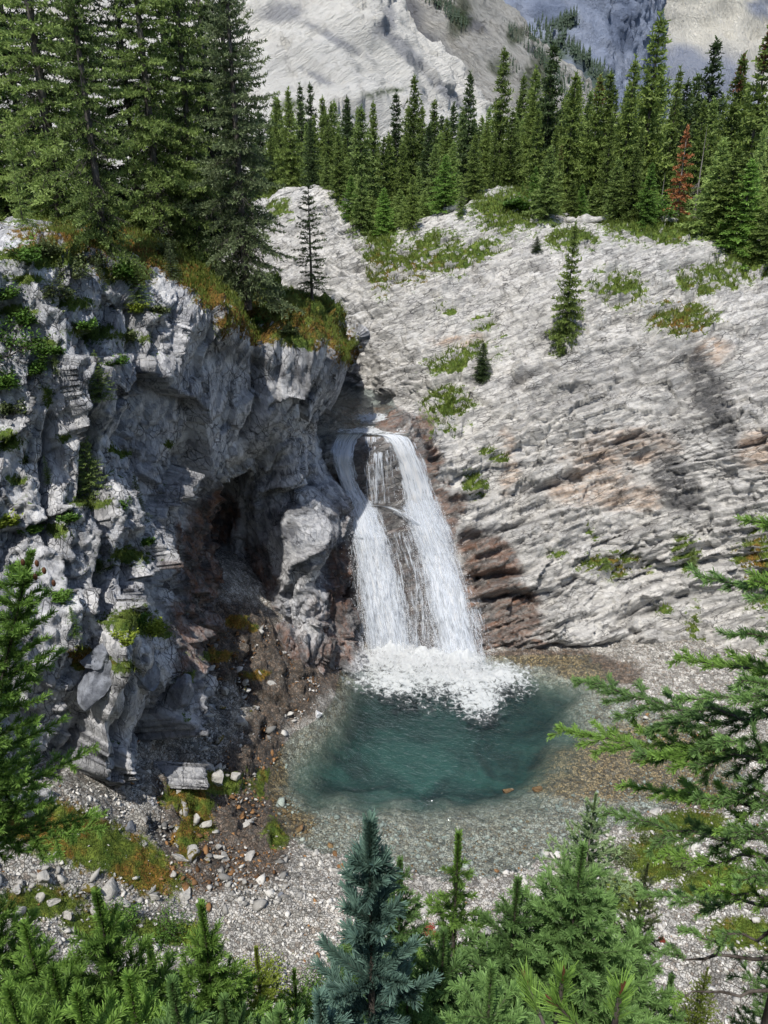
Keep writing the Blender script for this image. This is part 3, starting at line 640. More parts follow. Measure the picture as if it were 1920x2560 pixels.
def veil(path, layers, wide=1.0, hw_pow=1.0, seed=0):
    """soft sheets of falling water: grids across and along the path, with flow coordinates and a density that fades to the sides"""
    path = np.array(path, float)
    C = np.array([on_wall(a, b, .15) for a, b, _ in path]); ym = np.minimum.accumulate(C[:, 1])
    C = np.array([P(a, b, y) for (a, b, _), y in zip(path, ym)])
    Wd = path[:, 2] / FOC * np.linalg.norm(C - CAM, axis=1)
    cum = np.concatenate([[0], np.cumsum(np.linalg.norm(np.diff(C, axis=0), axis=1))])
    nv = int(cum[-1] / .05); nu = 30
    s = np.linspace(0, cum[-1], nv); u = np.linspace(-1, 1, nu)
    tt = np.interp(s, cum, np.arange(len(C)))
    ctr = cr1(C, tt, 0); hw = np.interp(s, cum, Wd)
    V, F, A, D, base = [], [], [], [], 0
    for k, (lift, wk, dk) in enumerate(layers):
        X = ctr[:, None, 0] + u[None] * (hw * wide * wk)[:, None]
        q = np.stack([u[None] * hw[:, None] * 3, np.broadcast_to(s[:, None] * .8, X.shape), np.full(X.shape, k * 5. + seed)], -1)
        wob = .10 * perlin(q, 601) + .05 * perlin(q * np.array([3, 2, 1]), 602)
        Y = ctr[:, None, 1] - lift * (1.15 - u[None] ** 2 * .9) * (.35 + .65 * (s / cum[-1]))[:, None] - wob
        V.append(np.stack([X + .04 * perlin(q + 9, 603), Y, np.broadcast_to(ctr[:, None, 2], X.shape) + .12 * lift], -1).reshape(-1, 3))
        F.append(grid_faces(nv, nu) + base); base += nv * nu
        A.append(np.stack([u[None] * hw[:, None] + k * 3.3 + seed, np.broadcast_to(s[:, None], X.shape), np.full(X.shape, k * 2.), np.ones(X.shape)], -1).reshape(-1, 4))
        D.append((dk * (1 - np.abs(u[None]) ** 1.7) * (1.08 - .38 * (s / cum[-1]))[:, None]).ravel())
    return np.concatenate(V), np.concatenate(F), np.concatenate(A), np.concatenate(D)
def veil_material():
    N = NT('falling_water_veil')
    f = N.attr('flow').outputs['Color']; dn = N.attr('dens').outputs['Fac']
    m1 = N.n('Mapping', {'Vector': f, 'Scale': (7.0, .55, 1)}).outputs[0]; m2 = N.n('Mapping', {'Vector': f, 'Scale': (19, 1.9, 1)}).outputs[0]
    n1 = N.noise(1.0, m1, 5, .62, .5); n2 = N.noise(1.0, m2, 5, .7, .4)
    t = N.math('ADD', dn, N.math('ADD', N.math('MULTIPLY', N.math('SUBTRACT', n1, .5), 1.9), N.math('MULTIPLY', N.math('SUBTRACT', n2, .5), 1.5)))
    al = N.ramp(t, .12, .62)
    c = N.mix(N.ramp(t, .45, 1.1), (.74, .79, .86), (.95, .955, .965))
    h = N.math('ADD', n1, N.math('MULTIPLY', n2, .6))
    nb = N.bump(h, .5, .12)
    d = N.n('BsdfDiffuse', {'Color': c, 'Normal': nb}); tl = N.n('BsdfTranslucent', {'Color': c, 'Normal': nb})
    m = N.n('MixShader', {0: .4, 1: d.outputs[0], 2: tl.outputs[0]})
    return N.surf(N.n('MixShader', {0: al, 1: N.n('BsdfTransparent').outputs[0], 2: m.outputs[0]}).outputs[0])
M_veil2 = veil_material()
def veil_part(name, vs, strands, label):
    V = np.concatenate([v[0] for v in vs]) - np.array(FALL.location)
    F, b = [], 0
    for v in vs: F.append(v[1] + b); b += len(v[0])
    me = mesh_np(name, V, np.concatenate(F), {'flow': np.concatenate([v[2] for v in vs]), 'dens': np.concatenate([v[3] for v in vs])}, True)
    o = link(name, me, M_veil2, FALL); o['label'] = label
    vs_, fs_, b = [], [], 0
    for v, f in strands: vs_.append(v); fs_.append(f + b); b += len(v)
    if vs_: link('spray', mesh_np('spray', np.concatenate(vs_) - np.array(FALL.location), fs_, None, True), M_foam, o)['kind'] = 'stuff'
    return o
LY = ((.10, .92, .95), (.26, 1.08, .75), (.45, 1.25, .42))
veil_part('stream', [veil(LEFT[:7], ((.08, 1.0, 1.0), (.22, 1.1, .75)), 1.25, seed=1), veil(LEFT[4:], LY, 1.12, seed=2), veil([(930, 1400, 40), (935, 1500, 58), (945, 1600, 74), (955, 1652, 84)], ((.25, 1.0, .30),), 1.1, seed=12)],
    [edge_drops(LEFT[4:], 2600, .34, (.006, .017)), stream_strands(LEFT[4:], 170, (.1, .5), (.006, .014), jitter=.62, lift=(.3, .6))], 'left stream, spreading over the lower ledge')
veil_part('stream', [veil(RIGHT[:7], ((.08, 1.0, 1.0), (.22, 1.1, .75)), 1.25, seed=3), veil(RIGHT[4:], LY, 1.1, seed=4), veil(CROSS, ((.06, 1.0, .5),), 1.2, seed=5), veil([(1100, 1380, 26), (1140, 1480, 44), (1168, 1580, 56), (1182, 1668, 64)], ((.2, 1.0, .34), (.45, 1.15, .22)), 1.0, seed=11)],
    [edge_drops(RIGHT[3:], 3800, .40, (.006, .017)), stream_strands(RIGHT[4:], 180, (.1, .5), (.006, .014), jitter=.62, lift=(.3, .6))], 'right stream, running straight into the pool')
veil_part('stream', [veil([(1020, 1330, 40), (1045, 1420, 62), (1060, 1520, 80), (1070, 1640, 90)], ((.15, 1.0, .20), (.35, 1.0, .10)), 1.0, seed=6)], [], 'thin see-through curtain between the two streams')
veil_part('stream', [veil([(938, 1092, 40), (942, 1150, 44), (946, 1200, 42), (950, 1256, 42)], ((.06, 1.0, .30), (.12, 1.0, .22)), 1.0, seed=8), veil([(872, 1089, 6), (910, 1085, 8), (950, 1083, 8), (990, 1087, 8)], ((.04, 1.0, .8),), 1.3, seed=9)], [], 'thin film trickling over the dark rock between the upper streams')
# churned foam heaped where the water lands, and loose spray
def splash():
    n = 16000
    c = np.array([PZ(985, 1648, 0), PZ(1150, 1672, 0), PZ(1070, 1664, 0), PZ(920, 1645, 0)])
    w = np.array([.32, .34, .22, .12])
    k = rng.choice(4, n, p=w / w.sum())
    p = c[k] + rng.normal(0, 1, (n, 3)) * np.array([.75, .5, 0])
    r = np.abs(rng.normal(0, .62, n)) * np.exp(-(((p[:, 0] - c[k, 0]) / 1.4) ** 2))
    p[:, 1] -= .25; p[:, 2] = r + .02
    return drops(p, rng.uniform(.004, .014, n) * np.exp(-r * .4))
part_mesh('splash', [splash()], M_foam)['kind'] = 'stuff'
fx = np.arange(-4.0, 7.5, .06); fy = np.arange(23.5, 30.6, .06)
FX, FY = np.meshgrid(fx, fy)
f3 = np.stack([FX, FY, 0 * FX], -1); fpx, fpy = proj(f3)
wv = 26 * fbm(f3 * .9, 3, 411)
dens = np.maximum(blobs(fpx + wv, fpy + .6 * wv, [(1030, 1660, 175, 40), (1000, 1700, 120, 44), (1180, 1705, 140, 56), (1200, 1745, 70, 56), (1110, 1690, 160, 46), (930, 1650, 60, 28), (1240, 1690, 90, 40)]) * 1.05 - .12, blobs(fpx + wv, fpy + wv, [(1110, 1710, 260, 95)]) * .70 - .12)
mound = np.clip(2 * blobs(fpx, fpy + 14, [(985, 1648, 95, 30), (1150, 1672, 85, 34), (1065, 1660, 90, 26)]) - 1, 0, 1)
dens = np.where(dens > .3, np.maximum(dens, .3 + .9 * mound), 0)
zf = .03 + np.clip(dens - .45, 0, 1) * (.20 + .35 * fbm(f3 * 2.2, 4, 412) + .22 * fbm(f3 * 7, 3, 413)) + mound * (.34 + .3 * fbm(f3 * 2.6, 4, 414) + .16 * fbm(f3 * 8, 3, 415)) + .012 * fbm(f3 * 2, 3, 401)
ff = grid_faces(*FX.shape)[:, ::-1]; kp = (dens > .3).ravel(); ff = ff[kp[ff].any(1)]
used, inv = np.unique(ff, return_inverse=True)
fv = np.stack([FX, FY, np.maximum(zf, .028)], -1).reshape(-1, 3)[used] - np.array(FALL.location)
fo = link('foam', mesh_np('foam', fv, inv.reshape(-1, 4), {'dens': dens.ravel()[used]}, True), M_foam_a, FALL)
# the stream above the lip
sx = np.linspace(-4.2, 1.2, 70); sy = np.linspace(33.35, 43, 100)
SX, SY = np.meshgrid(sx, sy); s3 = np.stack([SX - (SY - 33) * .12, SY, 9.62 + (SY - 34) * .0 + .05 * fbm(np.stack([SX * 2, SY * 2, 0 * SX], -1), 3, 421)], -1)
zlip = float(on_wall(930, 1086, 0)[2])
s3[..., 2] += zlip + .10 - 9.62
upw = link('stream_water', mesh_np('stream_water', s3.reshape(-1, 3), grid_faces(*SX.shape)[:, ::-1], None, True), M_water)
tag(upw, kind='structure', label='shallow stream running to the lip of the falls')
spx, spy = proj(s3)
sd = blobs(spx + 12 * fbm(s3 * 1.5, 3, 5), spy, [(935, 1046, 46, 12), (925, 1078, 70, 9), (985, 1080, 30, 10)]) * .95
rif = link('riffle', mesh_np('riffle', (s3 + np.array([0, 0, .035])).reshape(-1, 3) - np.array(FALL.location), grid_faces(*SX.shape)[:, ::-1], {'dens': np.where(sd > .3, sd, 0).ravel()}, True), M_foam_a, FALL)

# ------------------------------------------------------------------ mountains
def mountain_material(name, pale, mid, dark, scale, rot=(0, 0, 0), stretch=(1, 1, 1), greens=False, bump=1.0):
    N = NT(name)
    c = N.coord(rot, tuple(s / scale for s in stretch)); c0 = N.coord((0, 0, 0), (1 / scale,) * 3)
    a1 = N.attr('m1'); s1 = N.sep(a1.outputs['Color'])
    n1 = N.noise(3.0, c, 8, .68, .5); n2 = N.noise(22, c, 8, .75, .4); n3 = N.noise(1.1, c0, 5, .6)
    b = N.mix(N.ramp(n3, .36, .66), mid, pale)
    b = N.mix(N.ramp(n1, .48, .70, 0, .6), b, mid)
    b = N.mix(N.ramp(n2, .55, .75, 0, .7), b, dark)
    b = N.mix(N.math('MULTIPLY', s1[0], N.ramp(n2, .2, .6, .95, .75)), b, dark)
    b = N.mix(N.math('MULTIPLY', s1[1], N.ramp(n1, .3, .65, .95, .6)), b, (.05, .08, .025))
    h = N.math('ADD', n1, N.math('MULTIPLY', n2, .5))
    p = N.n('BsdfPrincipled', {'Base Color': b, 'Roughness': .95, 'Specular IOR Level': .05, 'Normal': N.bump(h, .9 * bump, .12 * scale)})
    return N.surf(p.outputs[0])
def mountain(name, label, rows, pxs, mat, step, amp, strata, dark=(), green=(), seed=0, wrap=None):
    """rows: list of per-column (py, Y)"""
    ctrl = [[P(x, a, b) for x, (a, b) in zip(pxs, r)] for r in rows]
    g, _, _ = sheet(ctrl, step, step)
    n = normals(g, 3)
    S = amp * 6
    nb = np.array(strata); nb /= np.linalg.norm(nb)
    d = amp * 1.6 * fbm(g / S, 6, 500 + seed, .55)
    r, t, f1, f2 = voro(g / (S * .55), 510 + seed)
    d = d + amp * (.7 * (r - .5) + .5 * t)
    b = g @ nb / (S * .28) + .8 * fbm(g / S, 3, 520 + seed)
    f = b - np.floor(b)
    d = d + amp * .5 * (np.minimum(f / .8, (1 - f) / .2) - .5) * np.clip(.5 + perlin(g / S * 1.3, 530 + seed), 0, 1.3)
    b2 = b * 3.1; f = b2 - np.floor(b2)
    d = d + amp * .16 * (np.minimum(f / .8, (1 - f) / .2) - .5)
    q = g + n * d[..., None]
    px, py = proj(q); w = 20 * fbm(q / S * 2, 3, 7)
    m1 = pack(sstep(.4, .7, blobs(px + w, py + w, dark)) if len(dark) else 0 * px, sstep(.4, .7, blobs(px + w, py + w, green)) if len(green) else 0 * px, 0 * px, 1 + 0 * px)
    me = mesh_np(name, q.reshape(-1, 3), grid_faces(*q.shape[:2]), {'m1': m1.reshape(-1, 4)}, True)
    return tag(link(name, me, mat), kind='structure', label=label), q
M_mA = mountain_material('white_limestone_face', (.74, .725, .68), (.64, .635, .61), (.27, .28, .31), 60, (.2, .6, 0), (.45, .7, 2.4), bump=1.0)
M_mB = mountain_material('grey_strata_face', (.70, .68, .63), (.55, .55, .525), (.20, .21, .245), 80, (.2, -.65, 0), (.45, .7, 2.8), bump=1.5)
M_mC = mountain_material('blue_grey_shaded_face', (.30, .335, .42), (.22, .26, .35), (.12, .15, .22), 120, (.2, .5, 0), (1, 1, .8))  # cloud shade and haze are tinted into these blue base colours
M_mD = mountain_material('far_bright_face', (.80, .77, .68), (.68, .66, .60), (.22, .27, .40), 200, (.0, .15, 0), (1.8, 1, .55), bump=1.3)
mA, MAq = mountain('mountain', 'near white limestone face above the forest', [
    [(-700, 620), (-700, 600), (-500, 560), (-260, 520), (-120, 500), (-40, 500), (60, 500), (150, 500), (230, 500), (330, 520)],
    [(-200, 520), (-200, 500), (-160, 470), (-60, 450), (-10, 445), (60, 450), (140, 455), (215, 460), (290, 470), (390, 500)],
    [(150, 430), (150, 420), (150, 410), (150, 405), (160, 405), (200, 415), (240, 425), (290, 440), (350, 455), (430, 480)],
    [(470, 330), (470, 330), (470, 330), (470, 335), (470, 340), (470, 350), (470, 370), (470, 390), (470, 410), (480, 440)]],
    [-900, 300, 640, 780, 880, 965, 1050, 1130, 1200, 1320], M_mA, 1.9, 5.5, (.5, .1, .85), dark=[(965, 60, 22, 56, -20), (1010, 125, 90, 20, -42), (1110, 225, 80, 16, -42), (700, 30, 70, 24), (840, 100, 110, 12, -30), (790, 190, 50, 10, -25)], green=[(730, 265, 40, 14), (960, 230, 60, 8, 10)], seed=1)  # dark blobs include the ravine's shade, painted into the rock colour
mB, MBq = mountain('mountain', 'grey ribbed slope with a line of trees on its ridge', [
    [(-500, 900), (-480, 880), (-400, 850), (-300, 830), (-200, 800), (-60, 790), (40, 790), (130, 790), (210, 800), (300, 830), (420, 900)],
    [(-100, 800), (-100, 780), (-80, 760), (-40, 740), (0, 720), (60, 715), (130, 715), (200, 720), (270, 730), (350, 760), (450, 840)],
    [(200, 640), (200, 640), (200, 630), (210, 620), (220, 615), (240, 615), (270, 620), (310, 630), (360, 650), (420, 690), (480, 780)],
    [(480, 520), (480, 520), (480, 520), (480, 520), (480, 520), (480, 525), (480, 535), (480, 550), (480, 570), (490, 600), (500, 700)]],
    [600, 800, 900, 1000, 1100, 1200, 1300, 1390, 1480, 1560, 1680], M_mB, 2.6, 5.0, (-.55, .1, .8), dark=[(1000, 50, 60, 70, -30), (1050, 130, 120, 60, -40), (1130, 215, 100, 46, -40), (930, 10, 70, 20, -20), (1180, 60, 60, 20, -35)], green=[(1150, 40, 30, 60, -20), (1110, 10, 50, 10, -20), (1340, 190, 30, 70, -25), (1290, 90, 30, 30, -30), (1250, 170, 30, 20)], seed=2)  # ravine shade carried on here as painted dark blobs
mC, MCq = mountain('mountain', 'blue grey shaded mountain flank behind the ridge', [
    [(-500, 1500), (-500, 1500), (-500, 1480), (-480, 1470), (-460, 1480), (-400, 1520), (-300, 1650), (-200, 1900)],
    [(-100, 1330), (-100, 1320), (-100, 1300), (-100, 1290), (-90, 1300), (-60, 1350), (0, 1500), (60, 1800)],
    [(200, 1150), (200, 1140), (200, 1120), (200, 1110), (200, 1110), (220, 1180), (260, 1350), (300, 1700)],
    [(500, 950), (500, 950), (500, 940), (500, 930), (500, 930), (500, 1000), (510, 1200), (520, 1600)]],
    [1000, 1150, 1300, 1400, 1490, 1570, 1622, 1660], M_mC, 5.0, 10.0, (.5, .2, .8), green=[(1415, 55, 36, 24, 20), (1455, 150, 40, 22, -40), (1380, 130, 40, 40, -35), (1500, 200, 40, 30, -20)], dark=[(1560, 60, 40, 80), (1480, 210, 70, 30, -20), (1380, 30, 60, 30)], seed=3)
mD, MDq = mountain('mountain', 'far bright mountain wall, shadow painted blue in its lower part', [
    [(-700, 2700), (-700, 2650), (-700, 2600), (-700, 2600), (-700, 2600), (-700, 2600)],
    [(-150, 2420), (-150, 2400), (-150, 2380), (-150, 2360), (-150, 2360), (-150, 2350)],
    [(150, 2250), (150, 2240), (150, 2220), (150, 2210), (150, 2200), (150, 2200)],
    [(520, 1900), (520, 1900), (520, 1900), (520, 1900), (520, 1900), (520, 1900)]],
    [1400, 1560, 1680, 1800, 1920, 2200], M_mD, 14.0, 22.0, (.2, .3, .4), dark=[(1640, 190, 120, 90, 10), (1760, 240, 150, 110, 25), (1840, 300, 90, 130), (1700, 170, 90, 60), (1905, 10, 40, 24, 30), (1930, 320, 80, 80)], green=[], seed=4)  # dark blobs paint the shadow on the lower wall into its colour
# hills left and right outside the frame so that another viewpoint still sees rock
# ------------------------------------------------------------------ camera, sky, sun
cd = bpy.data.cameras.new('camera'); cam = bpy.data.objects.new('camera', cd); col.objects.link(cam)
cam.location = CAM; cam.rotation_euler = (math.radians(90) - TILT, 0, 0)
cd.sensor_fit = 'VERTICAL'; cd.angle = 2 * math.atan(1280 / FOC); cd.clip_start = .05; cd.clip_end = 20000
scene.camera = cam
w = bpy.data.worlds.new('World'); scene.world = w; w.use_nodes = True
nt = w.node_tree; bg = nt.nodes['Background']
sky = nt.nodes.new('ShaderNodeTexSky'); sky.sky_type = 'NISHITA'; sky.sun_disc = False
SUN = Vector((-.17, -.45, .87)).normalized()      # towards the sun
sky.sun_elevation = math.asin(SUN.z); sky.sun_rotation = math.atan2(SUN.x, SUN.y)
nt.links.new(sky.outputs[0], bg.inputs['Color']); bg.inputs['Strength'].default_value = .15
sl = bpy.data.lights.new('sun', 'SUN'); so = bpy.data.objects.new('sun', sl); col.objects.link(so)
sl.energy = 5.0; sl.angle = math.radians(.6); sl.color = (1, .95, .87)
so.rotation_euler = SUN.to_track_quat('Z', 'Y').to_euler()
scene.render.engine = 'CYCLES'
scene.view_settings.view_transform = 'Standard'; scene.view_settings.look = 'None'; scene.view_settings.exposure = 0
scene.cycles.use_adaptive_sampling = True; scene.cycles.adaptive_threshold = .025
scene.cycles.max_bounces = 5; scene.cycles.diffuse_bounces = 2; scene.cycles.transparent_max_bounces = 16
scene.cycles.use_denoising = True

# ================================================================== vegetation
def leaf_material(name, dark, light, trans=.3, tip=None):
    N = NT(name)
    t = N.attr('tint').outputs['Fac']
    rnd = N.n('ObjectInfo').outputs['Random']
    c = N.mix(N.math('ADD', t, N.math('MULTIPLY', N.math('SUBTRACT', rnd, .5), .35), True), dark, light)
    if tip is not None: c = N.mix(N.ramp(t, .86, 1.0), c, tip)
    d = N.n('BsdfPrincipled', {'Base Color': c, 'Roughness': .55, 'Specular IOR Level': .3})
    tr = N.n('BsdfTranslucent', {'Color': c})
    return N.surf(N.n('MixShader', {0: trans, 1: d.outputs[0], 2: tr.outputs[0]}).outputs[0])
def bark_material(name, a, b, scale=14):
    N = NT(name)
    c = N.coord((0, 0, 0), (1, 1, .35))
    n = N.noise(scale, c, 5, .7, .4)
    col_ = N.mix(N.ramp(n, .35, .65), a, b)
    p = N.n('BsdfPrincipled', {'Base Color': col_, 'Roughness': .9, 'Specular IOR Level': .15, 'Normal': N.bump(n, .6, .02)})
    return N.surf(p.outputs[0])
M_bark = bark_material('grey_brown_bark', (.035, .028, .024), (.12, .105, .095))
M_barkfar = bark_material('dull_far_bark', (.04, .034, .03), (.13, .12, .11), 4)
M_dead = bark_material('bare_grey_wood', (.12, .11, .10), (.30, .28, .26), 8)
M_blue = leaf_material('blue_green_needles', (.028, .062, .052), (.22, .36, .29), .32)
M_green = leaf_material('fresh_green_needles', (.042, .095, .016), (.34, .56, .12), .44)
M_deep = leaf_material('deep_green_needles', (.032, .078, .024), (.30, .50, .16), .44)
M_yellow = leaf_material('yellow_green_needles', (.07, .11, .012), (.34, .42, .06), .35)
M_pale = leaf_material('pale_dry_needles', (.10, .16, .06), (.38, .52, .26), .35)
M_old = leaf_material('yellowish_spruce_needles', (.038, .068, .016), (.45, .60, .18), .42)
M_oldg = leaf_material('grey_green_spruce_needles', (.036, .054, .022), (.35, .44, .21), .38)
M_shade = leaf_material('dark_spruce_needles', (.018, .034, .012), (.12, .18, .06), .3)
M_far = leaf_material('mid_green_spruce_needles', (.030, .056, .013), (.31, .41, .10), .38)
M_rust = leaf_material('rusty_dead_needles', (.16, .06, .025), (.55, .24, .10), .3)
M_brownred = leaf_material('cone_brown_top', (.05, .025, .015), (.20, .085, .045), .2)
M_leaf = leaf_material('bright_shrub_leaves', (.03, .075, .012), (.16, .30, .05), .35)
M_grey = leaf_material('grey_green_shrub_leaves', (.04, .06, .02), (.20, .25, .10), .3)
M_red = leaf_material('red_leaves', (.16, .03, .02), (.36, .09, .06), .3)
M_grass = leaf_material('meadow_grass', (.035, .065, .010), (.19, .235, .040), .3, tip=(.30, .165, .035))

def frame_of(a):
    h = np.where(np.abs(a[:, 2:3]) < .9, np.array([[0., 0., 1.]]), np.array([[1., 0., 0.]]))
    u = np.cross(a, h); u /= np.linalg.norm(u, axis=1, keepdims=True) + 1e-9
    return u, np.cross(u, a)
def needles(rg, P0, P1, tone, per_m, ln, w, spread, up=.15):
    """needle quads around the twig segments P0->P1"""
    d = P1 - P0; L = np.linalg.norm(d, axis=1); cnt = np.maximum(1, (L * per_m + rg.random(len(L))).astype(int))
    k = np.repeat(np.arange(len(L)), cnt); n = len(k)
    if n == 0: return np.zeros((0, 3)), np.zeros((0, 4), int), np.zeros(0)
    a = d[k] / (L[k][:, None] + 1e-9); t = rg.random(n)
    u, v = frame_of(a); az = rg.random(n) * 2 * np.pi
    rad = u * np.cos(az)[:, None] + v * np.sin(az)[:, None]
    sp = spread * rg.uniform(.65, 1.25, n)
    dr = a * np.cos(sp)[:, None] + rad * np.sin(sp)[:, None] + np.array([0, 0, up]); dr /= np.linalg.norm(dr, axis=1, keepdims=True)
    b = P0[k] + d[k] * t[:, None]
    l = ln * rg.uniform(.7, 1.15, n)
    wd = np.cross(dr, rg.normal(0, 1, (n, 3))); wd /= np.linalg.norm(wd, axis=1, keepdims=True) + 1e-9
    wd = wd * (w * rg.uniform(.7, 1.2, n))[:, None] * .5
    e = b + dr * l[:, None]
    vs = np.stack([b - wd * .7, b + wd * .7, e + wd * .45, e - wd * .45], 1).reshape(-1, 3)
    fs = np.arange(n * 4).reshape(-1, 4)
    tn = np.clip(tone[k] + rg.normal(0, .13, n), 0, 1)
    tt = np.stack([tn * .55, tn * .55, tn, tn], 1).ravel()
    return vs, fs, tt
def tube(pts, rad, sides=5):
    pts = np.asarray(pts, float); n = len(pts)
    a = np.gradient(pts, axis=0); a /= np.linalg.norm(a, axis=1, keepdims=True) + 1e-9
    u, v = frame_of(a)
    th = np.arange(sides) * 2 * np.pi / sides
    ring = pts[:, None] + (u[:, None] * np.cos(th)[None, :, None] + v[:, None] * np.sin(th)[None, :, None]) * np.asarray(rad)[:, None, None]
    i = np.arange(n - 1)[:, None] * sides; j = np.arange(sides)[None]; j2 = (j + 1) % sides
    f = np.stack([i + j, i + j2, i + sides + j2, i + sides + j], -1).reshape(-1, 4)
    return ring.reshape(-1, 3), f
class Acc:
    def __init__(self): self.v, self.f, self.t, self.b = [], [], [], 0
    def add(self, v, f, t=None):
        if len(v) == 0: return
        self.v.append(v); self.f.append(np.asarray(f) + self.b); self.t.append(np.full(len(v), .5) if t is None else t); self.b += len(v)
    def mesh(self, name, mat, smooth=False):
        me = mesh_np(name, np.concatenate(self.v), np.concatenate(self.f), {'tint': np.concatenate(self.t)}, smooth)
        me.materials.append(mat)
        return me
def branch(rg, base, az, el, L, sag, upturn, ns=6):
    s = np.linspace(0, 1, ns + 1)
    h = np.array([math.cos(az), math.sin(az), 0.])
    z = s * math.sin(el) - sag * s ** 2 + upturn * s ** 3
    side = np.array([-h[1], h[0], 0]) * rg.normal(0, .06)
    return base + h * (s * L * math.cos(el))[:, None] + np.array([0, 0, 1]) * (z * L)[:, None] + side * (s ** 2 * L)[:, None]
def twigs_of(rg, pts, L, gap, frac, s0, droop, minlen, ang=(.75, 1.1)):
    """side shoots along a branch polyline: arrays of starts, ends, position along the branch"""
    m = max(1, int(L * (1 - s0) / gap))
    s = s0 + (1 - s0) * (np.arange(m) + rg.random(m) * .7) / m
    x = s * (len(pts) - 1); i = np.minimum(x.astype(int), len(pts) - 2); f = (x - i)[:, None]
    p = pts[i] * (1 - f) + pts[i + 1] * f
    a = pts[i + 1] - pts[i]; a /= np.linalg.norm(a, axis=1, keepdims=True) + 1e-9
    u, v = frame_of(a)
    sg = np.where(np.arange(m) % 2 == 0, 1, -1)
    th = rg.uniform(*ang, m)
    d = a * np.cos(th)[:, None] + u * (sg * np.sin(th))[:, None] + v * rg.normal(0, .18, m)[:, None]
    d[:, 2] -= droop
    l = np.maximum(minlen, frac * L * (1 - s) ** .8 * (.35 + .65 * np.minimum(1, s * 3))) * rg.uniform(.65, 1.15, m)
    return p, p + d * l[:, None], s
def conifer(seed, height, radius, first=.3, whorl=.3, per=6, twig_gap=.12, frac=.5, needle=.05, nw=.012, per_m=60, spread=.8, el0=-.25, el1=.8, shape=.85, tert=0.0, bare=.25, trunk_r=.09, lean=(0, 0), lead=None, rough=.25, dead=0, wood=True, sag=.25, ztop=None, sides=6, up=.15, mintw=None, full=1.0, tneed=0.0):
    """-> crown Acc, wood Acc. The base of the trunk is the origin."""
    rg = np.random.default_rng(seed); C, W = Acc(), Acc()
    lead = lead if lead is not None else whorl * 1.5
    ax = lambda h: np.array([lean[0] * (h / height) ** 1.3 * height, lean[1] * (h / height) ** 1.3 * height, h])
    hs = np.linspace(0, height, 14)
    W.add(*tube(np.array([ax(h) for h in hs]), trunk_r * (1 - hs / height) ** .8 + .0025 * (height > 0), sides + 2))
    P0, P1, T = [], [], []
    tp = [ax(height - lead), ax(height - lead * .5), ax(height)]
    if tneed:
        zz = np.linspace(max(0, height - tneed), height, 14); tt = np.array([ax(z) for z in zz])
        for _ in range(2): P0.append(tt[:-1]); P1.append(tt[1:]); T.append(np.full(13, .55))
    for k in (0, 1, 0, 1): P0.append(tp[k][None]); P1.append(tp[k + 1][None]); T.append(np.array([.8]))
    h = first
    mt = mintw if mintw is not None else needle * 1.2
    while h < height - lead * .9:
        x = h / height
        n = max(3, int(round(per * rg.uniform(.75, 1.2))))
        a0 = rg.random() * 6.28
        for j in range(n):
            hh = h + rg.normal(0, whorl * .16)
            if hh < first * .8 or hh > height - lead * .6: continue
            xx = hh / height
            L = radius * max(.04, (1 - xx)) ** shape * (1 - .35 * max(0, 1 - xx * 6) * 0) * rg.uniform(1 - rough * 1.6, 1 + rough) + .02 * radius
            if rg.random() > full: continue
            el = el0 + (el1 - el0) * xx ** 1.6 + rg.normal(0, .08)
            az = a0 + j * 6.283 / n + rg.normal(0, .18)
            pts = branch(rg, ax(hh), az, el, L, sag * (1 - xx), sag * .75 * (1 - xx * .5))
            if wood: W.add(*tube(pts, np.linspace(max(.0018, trunk_r * .16 * (1 - xx) + .0015), .001, len(pts)) , 3))
            k0 = int(bare * len(pts) * (1 - xx * .6))
            P0.append(pts[k0:-1]); P1.append(pts[k0 + 1:]); tn = np.linspace(.25, .75, len(pts) - 1)[k0:]; T.append(tn)
            a, b, s = twigs_of(rg, pts, L, twig_gap, frac, bare * (1 - xx * .7), .12 * (1 - xx), mt)
            P0.append(a); P1.append(b); T.append(.3 + .45 * s + rg.normal(0, .08, len(s)))
            if tert:
                for q in range(len(a)):
                    l = np.linalg.norm(b[q] - a[q])
                    if l > tert * 2.2:
                        c, d, s2 = twigs_of(rg, np.stack([a[q], (a[q] + b[q]) / 2, b[q]]), l, tert, .5, .2, .05, mt)
                        P0.append(c); P1.append(d); T.append(.45 + .4 * s2)
                        if wood: W.add(*tube(np.stack([a[q], b[q]]), [.0016, .001], 3))
        h += whorl * rg.uniform(.8, 1.2)
    for q in range(dead):
        hh = rg.uniform(.02, .42) * height; L = radius * rg.uniform(.3, .85); az = rg.random() * 6.28
        pts = branch(rg, ax(hh), az, rg.uniform(-.5, .1), L, .3, .1)
        W.add(*tube(pts, np.linspace(.014, .004, len(pts)), 3))
        a, b, s = twigs_of(rg, pts, L, .14, .5, .2, .35, .15)
        for p, r in zip(a, b): W.add(*tube(np.stack([p, (p + r) / 2 + np.array([0, 0, -.05 * L]), r]), [.007, .005, .003], 3))
    P0, P1, T = np.concatenate(P0), np.concatenate(P1), np.concatenate(T)
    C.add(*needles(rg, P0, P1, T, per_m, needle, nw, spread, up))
    return C, W
def plant_tree(name, label, cat, base, cm, wm, scale=1.0, rz=0.0, group=None, crown='crown', trunk='trunk', sxy=1.0):
    r = thing(name, label, cat, base, group)
    r.rotation_euler = (0, 0, rz); r.scale = (scale * sxy, scale * sxy, scale)
    if wm is not None: link(trunk, wm, None, r)
    if cm is not None: link(crown, cm, None, r)
    return r
